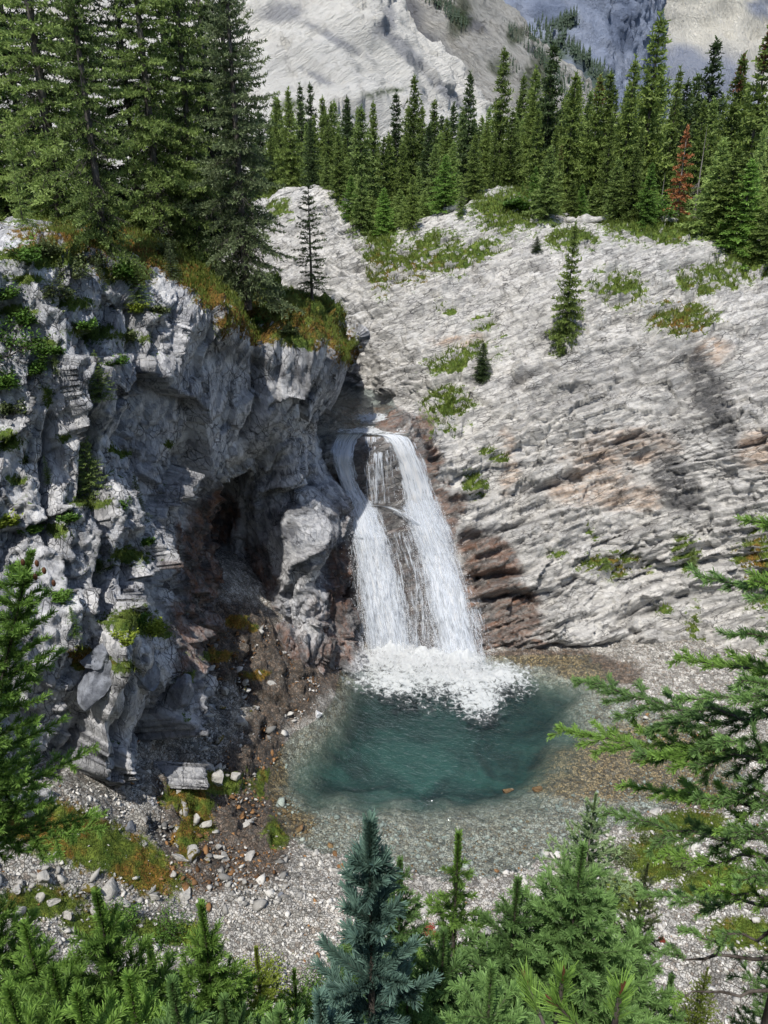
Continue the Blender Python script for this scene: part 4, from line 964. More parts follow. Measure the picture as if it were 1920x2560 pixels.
def surf_at(px, py, Q, near=None):
    """the sheet's own surface point seen at a pixel"""
    k = np.argmin((Q[0] - px) ** 2 + (Q[1] - py) ** 2 + .0 * Q[1])
    return Q[2][k]
def prep(q, sel=None):
    f = q.reshape(-1, 3)
    if sel is not None: f = f[sel(f)]
    f = f[::3]
    x, y = proj(f)
    return x, y, f
QR, QL = prep(RQ, lambda f: f[:, 1] < 70), prep(LQ, lambda f: (f[:, 1] < 33))
def top_scale(base, py_top, H):
    """height that brings a tree standing at base up to the picture row py_top"""
    d = base - CAM; v = (1280 - py_top) / FOC
    t = base[1] / (CT + v * ST)
    return (CAM_Z + t * (v * CT - ST) - base[2]) / H

# ------------------------------------------------------------------ spruces on the left cliff
BIG = [conifer(700 + k, 12, 1.9 + .15 * (k % 2), first=.9, whorl=.27, per=7, twig_gap=.12, frac=.42, needle=.11, nw=.05, per_m=44, spread=.9, el0=-.35, el1=.75, shape=.62, bare=.12, trunk_r=.17, dead=46, sag=.3, mintw=.14, full=.78, rough=.38, tert=.16) for k in range(4)]
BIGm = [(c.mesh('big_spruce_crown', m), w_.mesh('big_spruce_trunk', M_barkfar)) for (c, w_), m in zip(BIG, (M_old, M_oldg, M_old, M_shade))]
for px, py, Y, H, k, rz, sxy, lab in (
    (156, 560, 27, 13, 0, .3, 1.1, 'tall yellow-green spruce at the upper left, second in from the frame edge'),
    (272, 680, 24, 11.5, 2, 2.0, .85, 'tall pale green spruce rooted lowest on the rim among the left trees'),
    (405, 590, 29, 13, 0, 4.1, .95, 'tall yellow-green spruce in the middle of the left clump'),
    (498, 640, 30.0, 13, 2, 1.0, .85, 'slender tall spruce beside the big dark one on the left cliff'),
    (545, 610, 33, 13.5, 3, 5.0, 1.0, 'dark spruce with bare grey lower trunk, just left of the greyish outer spruce'),
    (618, 745, 28.3, 12.4, 1, .9, .95, 'big grey-green spruce at the outer end of the left clump, over the mossy edge'),
    (20, 570, 29, 13, 2, 3.0, 1.1, 'tall yellow-green spruce against the left frame edge'),
    (-130, 560, 27, 13, 0, 2.6, 1.1, 'tall spruce mostly outside the left frame edge'),
    (85, 520, 36, 14, 3, 1.4, 1.1, 'dark spruce in deep shade behind the leftmost tall trees'),
    (240, 515, 37, 14, 3, 3.4, 1.15, 'dark spruce in deep shade behind the pale green tall spruce'),
    (350, 515, 38, 12, 3, 4.4, 1.1, 'dark spruce seen through the bright gap in the left clump'),
    (450, 520, 39, 14, 3, 2.4, 1.15, 'dark spruce behind the middle of the left clump'),
    (590, 560, 38, 14, 3, .4, 1.0, 'dark spruce behind the greyish outer spruce'),
    (-20, 520, 35, 14, 3, 5.4, 1.2, 'dark spruce filling the shaded left frame edge')):
    b = P(px, py, Y)
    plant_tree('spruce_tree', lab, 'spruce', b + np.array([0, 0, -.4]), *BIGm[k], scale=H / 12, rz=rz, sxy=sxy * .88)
SML = [conifer(720 + k, 3, .75, first=.12, whorl=.15, per=7, twig_gap=.075, frac=.42, needle=.06, nw=.026, per_m=70, spread=.85, el0=-.1, el1=.8, shape=.8, bare=.1, trunk_r=.035, sag=.18, mintw=.08) for k in range(3)]
SMLm = [(c.mesh('young_spruce_crown', m), w_.mesh('young_spruce_trunk', M_barkfar)) for (c, w_), m in zip(SML, (M_old, M_green, M_oldg))]
c_, w_ = conifer(731, 4.4, .78, first=.5, whorl=.20, per=6, twig_gap=.08, frac=.36, needle=.085, nw=.04, per_m=48, el0=-.12, el1=.5, shape=.55, bare=.25, trunk_r=.06, sag=.12, mintw=.09, dead=10, full=.8)
LONEm = (c_.mesh('lone_spruce_crown', M_shade), w_.mesh('lone_spruce_trunk', M_barkfar))
b = P(780, 742, 32.2); plant_tree('spruce_tree', 'lone thin see-through spruce before the white rock hump at the cliff end', 'spruce', b + np.array([0, 0, -.15]), *LONEm, scale=top_scale(b, 440, 4.4), sxy=1.0)
for px, py, top, k, sxy, lab in (
    (58, 560, 330, 0, .7, 'young thin spruce on the rim in front of the leftmost tall trees'),
    (345, 745, 640, 0, 1.5, 'low spreading young spruce at the foot of the pale green spruce'),
    (140, 590, 520, 0, 1.5, 'low bushy young spruce on the rim above the grey boulder ledge'),
    (430, 690, 590, 2, 1.1, 'greyish young spruce beside the ochre moss ledge'),
    (242, 1250, 1050, 0, .95, 'narrow young spruce standing in the dark cleft of the cliff face'),
    (245, 985, 868, 0, 1.35, 'wide yellow-green young spruce on the middle cliff ledge'),
    (168, 925, 862, 0, .9, 'tiny young spruce just left of the wide ledge spruce'),
    (116, 1200, 1130, 0, .7, 'tiny yellow-green sapling left of the spruce in the dark cleft'),
    (190, 1585, 1505, 1, .9, 'small green sapling on the lower ledge beside the cone-topped spruce'),
    (345, 1290, 1180, 2, .9, 'faint grey sapling at the mossy ledge above the cave mouth'),
    (250, 720, 640, 2, 1.2, 'greyish sapling in front of the pale green spruce trunk'),
    (310, 1500, 1430, 2, 1.3, 'low greyish sapling on the ledge left of the cave floor')):
    b = surf_at(px, py, QL)
    plant_tree('spruce_sapling', lab, 'sapling', b + np.array([0, 0, -.08]), *SMLm[k], scale=top_scale(b, top, 3), rz=px * .1, sxy=sxy, group='young spruces growing on the left cliff')

# ------------------------------------------------------------------ trees on the right slope and the far forest
FARV = [conifer(740 + k, 10, [1.75, 1.5, 2.0, 1.4][k], first=.4, whorl=.33, per=7, twig_gap=.20, frac=.42, needle=.24, nw=.12, per_m=20, spread=.95, el0=-.35, el1=.7, shape=[.75, .7, .85, .6][k], bare=.1, trunk_r=.13, sag=.25, mintw=.2, full=.9, rough=.3, wood=False, sides=3) for k in range(4)]
FARc = {}
def far_tree(k, mat):
    if (k, mat.name) not in FARc:
        if ('w', k) not in FARc: FARc[('w', k)] = FARV[k][1].mesh('far_spruce_trunk', M_barkfar)
        FARc[(k, mat.name)] = FARV[k][0].mesh('far_spruce_crown', mat)
    return FARc[(k, mat.name)], FARc[('w', k)]
HERO = [  # px, top py, base py, Y, variant, material, width factor, label
    (1162, 165, 540, 62, 2, M_shade, .9, 'very dark broad spruce left of the ridge gully'),
    (1241, 107, 500, 66, 3, M_far, .9, 'slender spruce rising above the forest before the grey ravine'),
    (1353, 93, 530, 64, 3, M_shade, 1.0, 'dark slender spruce with layered top before the pale ridge'),
    (1594, 17, 530, 58, 1, M_far, 1.15, 'tallest spruce of the far forest, top almost at the frame edge'),
    (1547, 127, 530, 56, 1, M_far, 1.0, 'tall spruce leaning close on the left side of the tallest one'),
    (1730, 84, 530, 62, 3, M_shade, 1.15, 'dark tall spruce with ragged top before the blue mountain foot'),
    (1845, 52, 560, 53, 1, M_far, 1.05, 'tall spruce with brown cone-laden top near the right frame edge'),
    (1793, 122, 560, 55, 3, M_far, 1.0, 'spruce with brownish top just left of the cone-laden one'),
    (1654, 153, 530, 60, 1, M_far, .8, 'plain spruce between the tallest one and the dark ragged one'),
    (1411, 168, 530, 58, 0, M_far, 1.0, 'broad spruce in front of the tree-lined ridge end'),
    (1469, 174, 530, 57, 0, M_far, 1.0, 'broad spruce right of the ridge end with a brownish tip'),
    (1032, 179, 520, 68, 0, M_far, .95, 'tall green spruce in the centre of the far forest line'),
    (989, 214, 520, 70, 1, M_shade, .9, 'dark spruce left of the tall centre spruce'),
    (1081, 237, 520, 68, 3, M_far, .9, 'short spire right of the tall centre spruce'),
    (1084, 347, 560, 56, 0, M_old, 1.2, 'bright young spruce standing forward at the grassy gully head'),
    (1128, 341, 540, 57, 0, M_old, 1.3, 'bright young spruce right behind the gully head spruce'),
    (1044, 405, 570, 55, 0, M_old, 1.25, 'bright low spruce at the left edge of the gully head'),
    (1892, 145, 560, 54, 3, M_oldg, .9, 'thin greyish spire beside the right frame edge'),
    (1915, 190, 600, 49, 1, M_far, 1.1, 'spruce cut by the right frame edge'),
    (1385, 347, 600, 50, 2, M_far, .75, 'broad spruce with rusty leader standing on the slope rim'),
    (1505, 270, 545, 54, 2, M_far, .8, 'wide bright spruce behind the rim meadow'),
    (1580, 300, 550, 53, 2, M_far, .85, 'wide spruce with grey dead skirt behind the rim meadow'),
    (1765, 330, 610, 49, 2, M_old, .8, 'wide yellow-green spruce standing right of the rusty dead tree'),
    (1860, 300, 620, 47, 2, M_old, .8, 'wide yellow-green spruce low at the right frame edge'),
    (1720, 230, 550, 55, 1, M_far, 1.0, 'spruce directly behind the rusty dead tree'),
    (1300, 440, 570, 54, 1, M_green, .8, 'small bright spruce between the white knoll and the rusty-leader spruce'),
    (760, 197, 500, 72, 1, M_shade, .8, 'thin dark twin spire, left one, above the white hump'),
    (784, 197, 500, 73, 3, M_shade, .8, 'thin dark twin spire, right one, above the white hump'),
    (813, 229, 500, 72, 3, M_far, .9, 'thin spire right of the dark twin spires'),
    (833, 246, 500, 70, 1, M_far, .9, 'green spruce two places right of the dark twin spires'),
    (897, 260, 500, 72, 3, M_far, .9, 'thin spire over the left end of the gully bushes'),
    (934, 243, 500, 70, 0, M_far, .8, 'full green spruce left of the dark centre spruce'),
    (772, 295, 480, 64, 0, M_old, 1.0, 'bright spruce right behind the white hump'),
    (700, 240, 490, 68, 0, M_far, .8, 'green spruce beside the outer end of the left clump'),
    (865, 330, 520, 62, 0, M_far, 1.0, 'full spruce behind the left gully bushes'),
    (960, 330, 540, 60, 0, M_far, 1.0, 'full spruce left of the bright gully head trees'),
    (1210, 290, 470, 62, 0, M_far, 1.1, 'spruce standing right behind the white knoll'),
    (1270, 260, 490, 60, 1, M_far, 1.2, 'spruce right of the white knoll top'),
    (1330, 260, 520, 58, 0, M_far, 1.1, 'full spruce behind the rusty-leader spruce')]
rr = random.Random(5)
_rs = RQ[::3, ::3].reshape(-1, 3); _rs = _rs[_rs[:, 1] > 40]
def snap(b):
    k = np.argmin((_rs[:, 0] - b[0]) ** 2 + (_rs[:, 1] - b[1]) ** 2)
    return np.array([b[0], b[1], _rs[k, 2]])
hero_pos = []; BT = []
for px, tp, bp, Y, k, m, sx, lab in HERO:
    b = snap(P(px, bp, Y)); s = top_scale(b, tp, 10)
    hero_pos.append(b)
    cm, wm = far_tree(k, m)
    t = plant_tree('spruce_tree', lab, 'spruce', b + np.array([0, 0, -.3]), cm, wm, s, rr.random() * 6.28, sxy=sx)
    if px in (1845, 1793, 1385, 1469):
        if not BT: c_, _ = conifer(771, 2.0, .42, first=.1, whorl=.2, per=6, twig_gap=.14, frac=.4, needle=.15, nw=.09, per_m=26, el0=.1, el1=.8, wood=False); BT.append(c_.mesh('brown_top', M_brownred))
        link('cone_cluster', BT[0], None, t, (0, 0, 8.05))
# fillers packed behind the named ones
nfill = 0
for row, (Y, n) in enumerate(((60, 24), (66, 30), (74, 34), (84, 36), (98, 34), (116, 30))):
    for i in range(n):
        px = 640 + (i + rr.random() * .8) * 1330 / n
        y = Y + rr.uniform(-3, 3)
        b = snap(P(px, 505 - row * 6 + rr.uniform(-6, 6), y))
        if any(abs(b[0] - h[0]) < .9 and abs(b[1] - h[1]) < 1.5 for h in hero_pos): continue
        hgt = rr.uniform(5.0, 9.0) * (1.06 if px > 1250 else .88) * (1 + .06 * row)
        m = rr.choice([M_far, M_far, M_shade, M_old, M_far])
        cm, wm = far_tree(rr.randrange(4), m)
        dark = 'dark green' if m is M_shade else ('yellow-green' if m is M_old else 'green')
        g = f'{dark} spruces massed in the far forest'
        plant_tree('spruce_tree', f'{dark} spruce among many alike in the dense far forest below the mountain', 'spruce', b + np.array([0, 0, -.5]), cm, wm, hgt / 10, rr.random() * 6.28, g, sxy=rr.uniform(.85, 1.25))
        nfill += 1
# low bushy spruces along the rim and gully head
for px, bp, Y, hgt in ((900, 560, 54, 2.6), (950, 590, 53, 2.2), (1000, 560, 55, 3.0), (870, 520, 58, 2.8), (1060, 590, 53, 1.8), (1640, 545, 52, 1.6), (1700, 540, 53, 2.0), (1480, 520, 54, 2.2), (1820, 620, 47, 1.7), (1900, 640, 46, 1.8), (920, 620, 51, 1.6), (985, 610, 52, 1.7)):
    cm, wm = far_tree(2, M_old)
    plant_tree('low_spruce', 'low bushy yellow-green spruce skirting the rim of the far forest', 'young spruce', snap(P(px, bp, Y)) + np.array([0, 0, -.2]), cm, wm, hgt / 10, rr.random() * 6, 'low bushy spruces along the far rim', sxy=2.1)
# small trees and bushes spilling over the rim onto the rock
_rim = [(820, 530, 57), (850, 560, 55), (880, 590, 53), (905, 600, 52), (930, 560, 55), (960, 600, 52), (1010, 590, 52.5), (1030, 620, 51), (1110, 560, 53), (1150, 590, 51), (1180, 540, 53), (1330, 560, 51), (1360, 590, 49.5), (1425, 560, 51), (1450, 540, 51), (1530, 555, 49.5), (1570, 560, 49), (1610, 585, 48), (1770, 615, 47), (1800, 640, 46), (1840, 650, 45.5), (1880, 660, 45), (1910, 680, 44)]
for i, (px, bp, Y) in enumerate(_rim):
    cm, wm = far_tree((2, 0, 2, 3)[i % 4], (M_old, M_far, M_green)[i % 3])
    plant_tree('low_spruce', 'small bright spruce growing at the very edge of the rock rim', 'young spruce', snap(P(px, bp, Y - 1.2)) + np.array([0, 0, -.2]), cm, wm, rr.choice((.2, .26, .32, .4)) * (1.25 if px > 1330 else 1), rr.random() * 6, 'small spruces along the edge of the rock rim', sxy=rr.uniform(1.2, 2.0))
# rusty dead tree, its bare grey neighbour
c_, w_ = conifer(760, 6, 1.0, first=.6, whorl=.30, per=6, twig_gap=.2, frac=.4, needle=.18, nw=.10, per_m=34, el0=-.35, el1=.6, shape=.7, trunk_r=.07, mintw=.15, full=.55, dead=30)
b = snap(P(1690, 535, 50.5)); plant_tree('dead_spruce', 'rusty orange dead spruce at the edge of the rim meadow', 'dead tree', b, c_.mesh('rusty_crown', M_rust), w_.mesh('grey_trunk', M_dead), top_scale(b, 315, 6))
for px, bp, tp, Y, lab in ((1735, 540, 310, 51, 'bare grey dead spruce close behind the rusty one'), (1650, 530, 430, 52, 'low bare grey dead bush left of the rusty dead spruce')):
    _, w_ = conifer(int(761 + px), 5, .8, first=4.6, trunk_r=.06, dead=60)
    b = snap(P(px, bp, Y)); plant_tree('bare_tree', lab, 'dead tree', b, None, w_.mesh('bare_trunk', M_dead), top_scale(b, tp, 5), sxy=1.4 if px < 1700 else .9)
for px, py, Y, lab, mat in ((1385, 385, 49.8, 'rusty tip of a spruce leader', M_rust),): pass
# slope trees
SLOPE = [(1412, 875, 548, 2, M_far, .8, 'isolated dark spruce growing from bare rock in the middle of the pale slope'),
         (1205, 945, 850, 2, M_shade, 1.6, 'small dark spruce at the end of the green streak above the falls'),
         (1385, 605, 590, 2, M_shade, 2.0, None),
         (1340, 625, 585, 2, M_shade, 2.2, 'low dark spruce hugging the rock below the rusty-leader spruce'),
         (1727, 1400, 1360, 2, M_shade, 1.5, 'tiny dark spruce low on the right wall, by the small green streak'),
         (1510, 1415, 1385, 2, M_shade, 2.2, 'tiny spruce in the green patch low on the right wall')]
for px, bp, tp, k, m, sx, lab in SLOPE:
    if lab is None: continue
    b = surf_at(px, bp, QR); cm, wm = (SMLm[0] if tp > 1000 else far_tree(k, m))
    H_ = 3 if tp > 1000 else 10
    plant_tree('spruce_tree', lab, 'spruce', b + np.array([0, -.1, -.1]), cm, wm, top_scale(b, tp, H_), px * .3, sxy=sx)

# ------------------------------------------------------------------ leafy shrubs
def shrub_mesh(seed, R, n, leaf, aspect=.7, flat=.8):
    rg = np.random.default_rng(seed); C, W = Acc(), Acc()
    k = max(5, n // 60)
    tips = rg.normal(0, 1, (k, 3)); tips /= np.linalg.norm(tips, axis=1, keepdims=True); tips[:, 2] = np.abs(tips[:, 2]) * flat + .1
    tips *= R * rg.uniform(.5, 1.05, (k, 1))
    for t in tips: W.add(*tube(np.stack([np.zeros(3), t * .5 + rg.normal(0, .05 * R, 3), t]), [R * .02, R * .014, R * .006], 3))
    i = rg.integers(0, k, n)
    p = tips[i] * rg.uniform(.45, 1.05, (n, 1)) + rg.normal(0, R * .13, (n, 3)); p[:, 2] = np.abs(p[:, 2])
    a = rg.normal(0, 1, (n, 3)); a[:, 2] = np.abs(a[:, 2]) * .6; a /= np.linalg.norm(a, axis=1, keepdims=True)
    u, v = frame_of(a)
    l = leaf * rg.uniform(.6, 1.2, n)[:, None]
    vs = np.stack([p, p + a * l * .5 + u * l * aspect * .5, p + a * l, p + a * l * .5 - u * l * aspect * .5], 1).reshape(-1, 3)
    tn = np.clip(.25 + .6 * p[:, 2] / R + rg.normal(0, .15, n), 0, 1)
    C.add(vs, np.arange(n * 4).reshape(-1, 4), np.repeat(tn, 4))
    return C, W
SH = {}
def shrub(px, py, R, lab, mat, Q=None, at=None, leaf=.09, n=900, group=None, name='shrub', seed=0):
    key = (mat.name, round(leaf / R, 2), n)
    if key not in SH:
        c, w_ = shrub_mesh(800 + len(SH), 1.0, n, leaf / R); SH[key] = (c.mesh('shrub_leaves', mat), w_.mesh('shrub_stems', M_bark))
    b = surf_at(px, py, Q) if at is None else at
    return plant_tree(name, lab, 'shrub', b + np.array([0, 0, -.05]), *SH[key], scale=R, rz=px * .7, group=group, crown='foliage', trunk='stem')
for px, py, R, m, lab in ((20, 880, .95, M_leaf, 'bright green leafy bush at the left frame edge, high on the cliff'), (95, 930, .6, M_leaf, 'smaller bright bush just right of the leafy bush at the frame edge'), (15, 740, .6, M_leaf, 'leafy bush above the bright bush at the left frame edge'),
    (30, 1030, .45, M_grey, 'grey-green bush under the bright bush at the left frame edge'), (250, 560, .8, M_leaf, 'bright low bush along the rim under the tall left spruces'), (150, 545, .7, M_leaf, 'bright bush on the rim behind the low bushy young spruce'),
    (415, 640, .7, M_grey, 'grey-green bush on the rim above the ochre ledge'), (500, 690, .7, M_leaf, 'dark leafy bush on the rim right of the grey-green one'), (180, 690, .6, M_grey, 'grey-green bush on the ledge left of the low spreading spruce'), (150, 740, .6, M_grey, 'grey-green bush lower on the same left ledge'),
    (330, 845, .4, M_grey, 'grey tuft bush on the knob right of the ledge spruce'), (320, 1560, .5, M_leaf, 'flat green shrub on the lower ledge beside the cave floor'), (380, 1580, .4, M_yellow, 'yellowish flat shrub right of the flat green one'), (465, 1700, .3, M_leaf, 'small green tuft on the edge of the lowest buttress'),
    (80, 1325, .3, M_leaf, 'small bright tuft high on the left wall'), (15, 1310, .35, M_yellow, 'yellow-green tuft at the left frame edge'), (360, 1360, .25, M_leaf, 'small green tuft on the ledge over the cave')):
    shrub(px, py, R, lab, m, QL)
for px, py, R, m, lab in ((70, 800, .45, M_leaf, 'small green bush on the cliff under the rim, left part'), (130, 880, .4, M_leaf, 'small green bush between the frame-edge bushes and the ledge spruces'), (290, 905, .35, M_leaf, 'small green bush right below the wide ledge spruce'),
    (60, 1150, .3, M_grey, 'grey-green tuft on the left wall by the tiny yellow sapling'), (170, 1300, .3, M_leaf, 'green tuft on the wall below the dark cleft'), (300, 1265, .3, M_leaf, 'green tuft at the foot of the spruce in the dark cleft'), (40, 1420, .3, M_leaf, 'green tuft on the wall beside the cone-topped spruce'),
    (250, 1420, .35, M_grey, 'grey-green tuft over the lower ledge'), (410, 1600, .35, M_leaf, 'green tuft on the buttress edge by the cave floor'), (300, 1600, .35, M_yellow, 'yellow tuft above the smooth block'), (150, 1500, .3, M_leaf, 'green tuft left of the flat green shrub'), (400, 780, .4, M_grey, 'grey-green bush on the knob below the ochre ledge'), (210, 820, .4, M_leaf, 'bright bush left of the pale knob'), (340, 790, .35, M_yellow, 'yellowish tuft on the pale knob of the cliff')):
    shrub(px, py, R, lab, m, QL)
for px, py, R, lab in ((1640, 545, 1.5, 'rounded green bush on the rim meadow before the dead spruce'), (1290, 520, .8, 'green bush on the flank of the white knoll'), (1260, 480, .7, 'bush on top of the white knoll')):
    shrub(px, py, R, lab, M_leaf, QR, leaf=.2)

# ------------------------------------------------------------------ grass and moss tufts on the ground (nobody could count them)
def grass_on(name, label, q, m1, cond, n, h, wd, seed, mat=None):
    rg = np.random.default_rng(seed)
    f = q.reshape(-1, 3); m = m1.reshape(-1, 4)
    idx = np.flatnonzero(cond(f, m))
    if len(idx) == 0: return
    i = rg.choice(idx, n); p = f[i] + rg.normal(0, .06, (n, 3)) * np.array([1, 1, .2])
    d = rg.normal(0, .45, (n, 3)); d[:, 2] = 1; d /= np.linalg.norm(d, axis=1, keepdims=True)
    l = h * rg.uniform(.4, 1.2, n)[:, None]; s = rg.normal(0, 1, (n, 3)); s[:, 2] *= .2; s /= np.linalg.norm(s, axis=1, keepdims=True); s *= wd * rg.uniform(.6, 1.3, n)[:, None]
    vs = np.stack([p - s, p + s, p + d * l], 1).reshape(-1, 3)
    og = m[i, 3] + rg.normal(0, .12, n) + .35 * (fbm(p * 1.3, 3, seed))
    t = np.clip(rg.normal(.5, .2, n), 0, .84); t = np.where(og > .55, 1.0 - .1 * rg.random(n), t)
    tag(link(name, mesh_np(name, vs, np.arange(n * 3).reshape(-1, 3), {'tint': np.repeat(t, 3) * np.tile([.6, .6, 1.0], n)}, False), mat or M_grass), kind='stuff', label=label)
def attr_of(o):
    a = np.empty(len(o.data.vertices) * 4, np.float32); o.data.attributes['m1'].data.foreach_get('color', a); return a.reshape(-1, 4)
grass_on('grass', 'short green and ochre grass on the pale slope and far rim', RQ, attr_of(rock_slope), lambda f, m: (m[:, 0] > .52) & (f[:, 1] < 70), 110000, .34, .026, 901)
grass_on('grass', 'mossy tufts and dry grass on the left cliff top', LQ, attr_of(cliff), lambda f, m: (m[:, 0] > .52) & (f[:, 1] < 34), 90000, .16, .014, 902)
grass_on('grass', 'moss and grass on the banks beside the pool', g3, gm1.reshape(-1, 4), lambda f, m: (m[:, 0] > .5) & (f[:, 1] > 9), 45000, .10, .009, 903)
for px, py, R, m, lab in ((60, 655, .55, M_leaf, 'bright bush on the rocky rim below the young thin spruce'), (120, 640, .5, M_grey, 'grey-green bush on the rim between the two left saplings'), (300, 690, .5, M_leaf, 'green bush on the rim left of the low spreading spruce'),
    (225, 655, .5, M_grey, 'grey-green bush on the rim above the ledge boulders'), (560, 770, .5, M_grey, 'grey-green bush beside the ochre moss at the overhang lip'), (640, 800, .45, M_leaf, 'green bush under the outermost big spruce'), (720, 830, .4, M_grey, 'dull bush on the mossy cliff nose'), (20, 960, .5, M_leaf, 'second green bush lower down at the left frame edge')):
    shrub(px, py, R, lab, m, QL)

# ------------------------------------------------------------------ stones
def stone_mesh(seed, sub=2, cuts=9, rough=.06, sq=(1, .8, .6)):
    import bmesh
    bm = bmesh.new(); bmesh.ops.create_icosphere(bm, subdivisions=sub, radius=1.0)
    v = np.array([x.co[:] for x in bm.verts]); f = np.array([[x.index for x in t.verts] for t in bm.faces]); bm.free()
    rg = np.random.default_rng(seed)
    for _ in range(cuts):
        n = rg.normal(0, 1, 3); n /= np.linalg.norm(n); d = rg.uniform(.32, .8)
        e = v @ n - d
        v = v - np.where(e > 0, e, 0)[:, None] * n * .96
    v = v * np.array(sq)
    if rough: v = v + (v / (np.linalg.norm(v, axis=1, keepdims=True) + 1e-9)) * (rough * fbm(v * 2.2 + seed, 4, seed))[:, None]
    return v, f
def stone_material(name, a, b, moss=0.0):
    N = NT(name)
    c = N.coord(); n1 = N.noise(2.2, c, 6, .65, .4); n2 = N.noise(14, c, 6, .7)
    k = N.mix(N.ramp(n1, .35, .65), a, b)
    k = N.mix(N.ramp(n2, .5, .72, 0, .7), k, tuple(x * .35 for x in a))
    if moss: k = N.mix(N.ramp(N.noise(3, c, 5), .62 - moss * .3, .7 - moss * .3), k, (.12, .10, .02))
    h = N.math('ADD', n1, N.math('MULTIPLY', n2, .4))
    return N.surf(N.n('BsdfPrincipled', {'Base Color': k, 'Roughness': .9, 'Specular IOR Level': .2, 'Normal': N.bump(h, .8, .06)}).outputs[0])
M_st = {'pale': stone_material('pale_stone', (.34, .335, .32), (.52, .505, .475)), 'blue': stone_material('blue_grey_stone', (.12, .13, .155), (.25, .27, .31)),
        'brown': stone_material('rusty_stone', (.16, .085, .04), (.34, .20, .10)), 'white': stone_material('bright_white_stone', (.72, .74, .78), (.85, .86, .88)), 'moss': stone_material('mossy_stone', (.25, .24, .23), (.45, .44, .42), .6)}
BOULD = [  # px, py, radius, kind, squash, label, subdivisions
    (460, 2240, .36, 'pale', (1, .8, .35), 'pale grey flat slab on the rubble below the moss bank'),
    (1540, 1672, .62, 'pale', (1, .8, .75), 'round pale boulder at the right end of the pool, under the wall'),
    (1650, 1770, .55, 'pale', (1, .8, .7), 'pale boulder on the right bank behind the spruce boughs'),
    (1600, 1730, .42, 'pale', (1, .8, .7), 'smaller pale rock between the two right bank boulders'),
    (1211, 2208, .20, 'pale', (1, .7, .4), 'cream stone in the shallows at the near shore'),
    (1243, 2180, .14, 'brown', (1, .8, .6), 'small rusty stone behind the cream shore stone'),
    (1268, 1983, .30, 'brown', (1, .8, .5), 'rusty boulder under water at the edge of the deep pool'),
    (1345, 1975, .26, 'brown', (1, .7, .5), 'rusty stone right of the underwater boulder'),
    (838, 2140, .17, 'brown', (1, .8, .5), 'orange-brown stone on the near left shore'),
    (852, 2168, .16, 'brown', (1, .8, .6), 'darker brown stone just below the orange-brown shore stone'),
    (795, 1795, .30, 'white', (.8, .7, 1.1), 'bright white lump at the left edge of the pool'),
    (255, 1740, 1.15, 'blue', (.8, .6, 1.25), 'large smooth blue-grey block at the foot of the left cliff'),
    (345, 1700, .85, 'blue', (.7, .6, 1.2), 'blue-grey block right of the large smooth one'),
    (440, 1770, .75, 'blue', (.6, .6, 1.3), 'upright blue-grey block at the outer corner of the left cliff'),
    (255, 1640, .60, 'blue', (1, .8, .7), 'pale topped block resting above the large smooth one'),
    (560, 2150, .36, 'pale', (.5, .4, 1.0), 'pale upright slab in the rubble beside the moss strip'),
    (625, 2145, .26, 'pale', (1, .7, .8), 'pale cube-like stone right of the upright slab'),
    (660, 1715, .42, 'pale', (1.3, .7, .5), 'pale slab on the brown bank left of the pool'),
    (560, 1735, .30, 'pale', (.8, .7, .8), 'pale stone on the brown bank near the cliff corner'),
    (330, 2080, .34, 'blue', (.8, .6, .9), 'grey-blue stone at the top of the moss bank'),
    (545, 1960, .40, 'pale', (.7, .5, 1.0), 'pale jagged rock standing over the soil bank'),
    (490, 2060, .32, 'pale', (.6, .5, 1.0), 'pale rock beside the rusty moss cushion'),
    (650, 2270, .16, 'pale', (1, .7, .5), 'pale grey stone on the beach below the rubble'),
    (700, 2240, .15, 'blue', (1, .7, .5), 'blue-grey stone on the beach right of the pale grey one'),
    (130, 2260, .22, 'pale', (1, .8, .5), 'white angular stone on the scree under the moss bank'),
    (40, 2230, .24, 'pale', (1, .8, .5), 'white angular stone on the scree at the left frame edge'),
    (1720, 1960, .32, 'pale', (1, .8, .5), 'pale stone on the right beach behind the drooping bough'),
    (1640, 2030, .26, 'pale', (1, .8, .5), 'pale stone on the right beach near the shallow brown water')]
def seen_ground(px, py):
    """first hit of a sight line with the terrain, by the nearest sampled surface point"""
    best = None
    u, v = (px - 960) / FOC, (1280 - py) / FOC
    t = np.linspace(12, 34, 900); p = CAM + np.stack([u * t, (CT + v * ST) * t, (v * CT - ST) * t], -1)
    z = ground_z(p[:, 0], p[:, 1]); k = np.argmax(p[:, 2] < z)
    return np.array([p[k, 0], p[k, 1], z[k]])
for i, (px, py, r, kind, sq, lab) in enumerate(BOULD):
    v, f = stone_mesh(1000 + i, 5 if r > .5 else 4, 15, .13 if r > .5 else .06, sq)
    b = surf_at(px, py, QL) if (kind == 'blue' and r > .5) else seen_ground(px, py)
    o = link('boulder' if r > .25 else 'stone', mesh_np('boulder', v * r, f, None, False), M_st[kind], None, b + np.array([0, .1 * r, r * sq[2] * .28]))
    o.rotation_euler = (random.Random(i).uniform(-.2, .2), random.Random(i + 9).uniform(-.25, .25), random.Random(i + 5).uniform(0, 6.28) if r < .5 else .3)
    tag(o, lab, 'boulder' if r > .25 else 'stone')
_rk = random.Random(31)
ROCKS = []
for k in range(4):
    v, f = stone_mesh(1200 + k, 3, 14, .06, (1, _rk.uniform(.5, .8), _rk.uniform(.5, .9))); ROCKS.append(mesh_np('rubble_rock', v, f, None, False)); ROCKS[-1].materials.append(M_st['pale' if k else 'moss'])
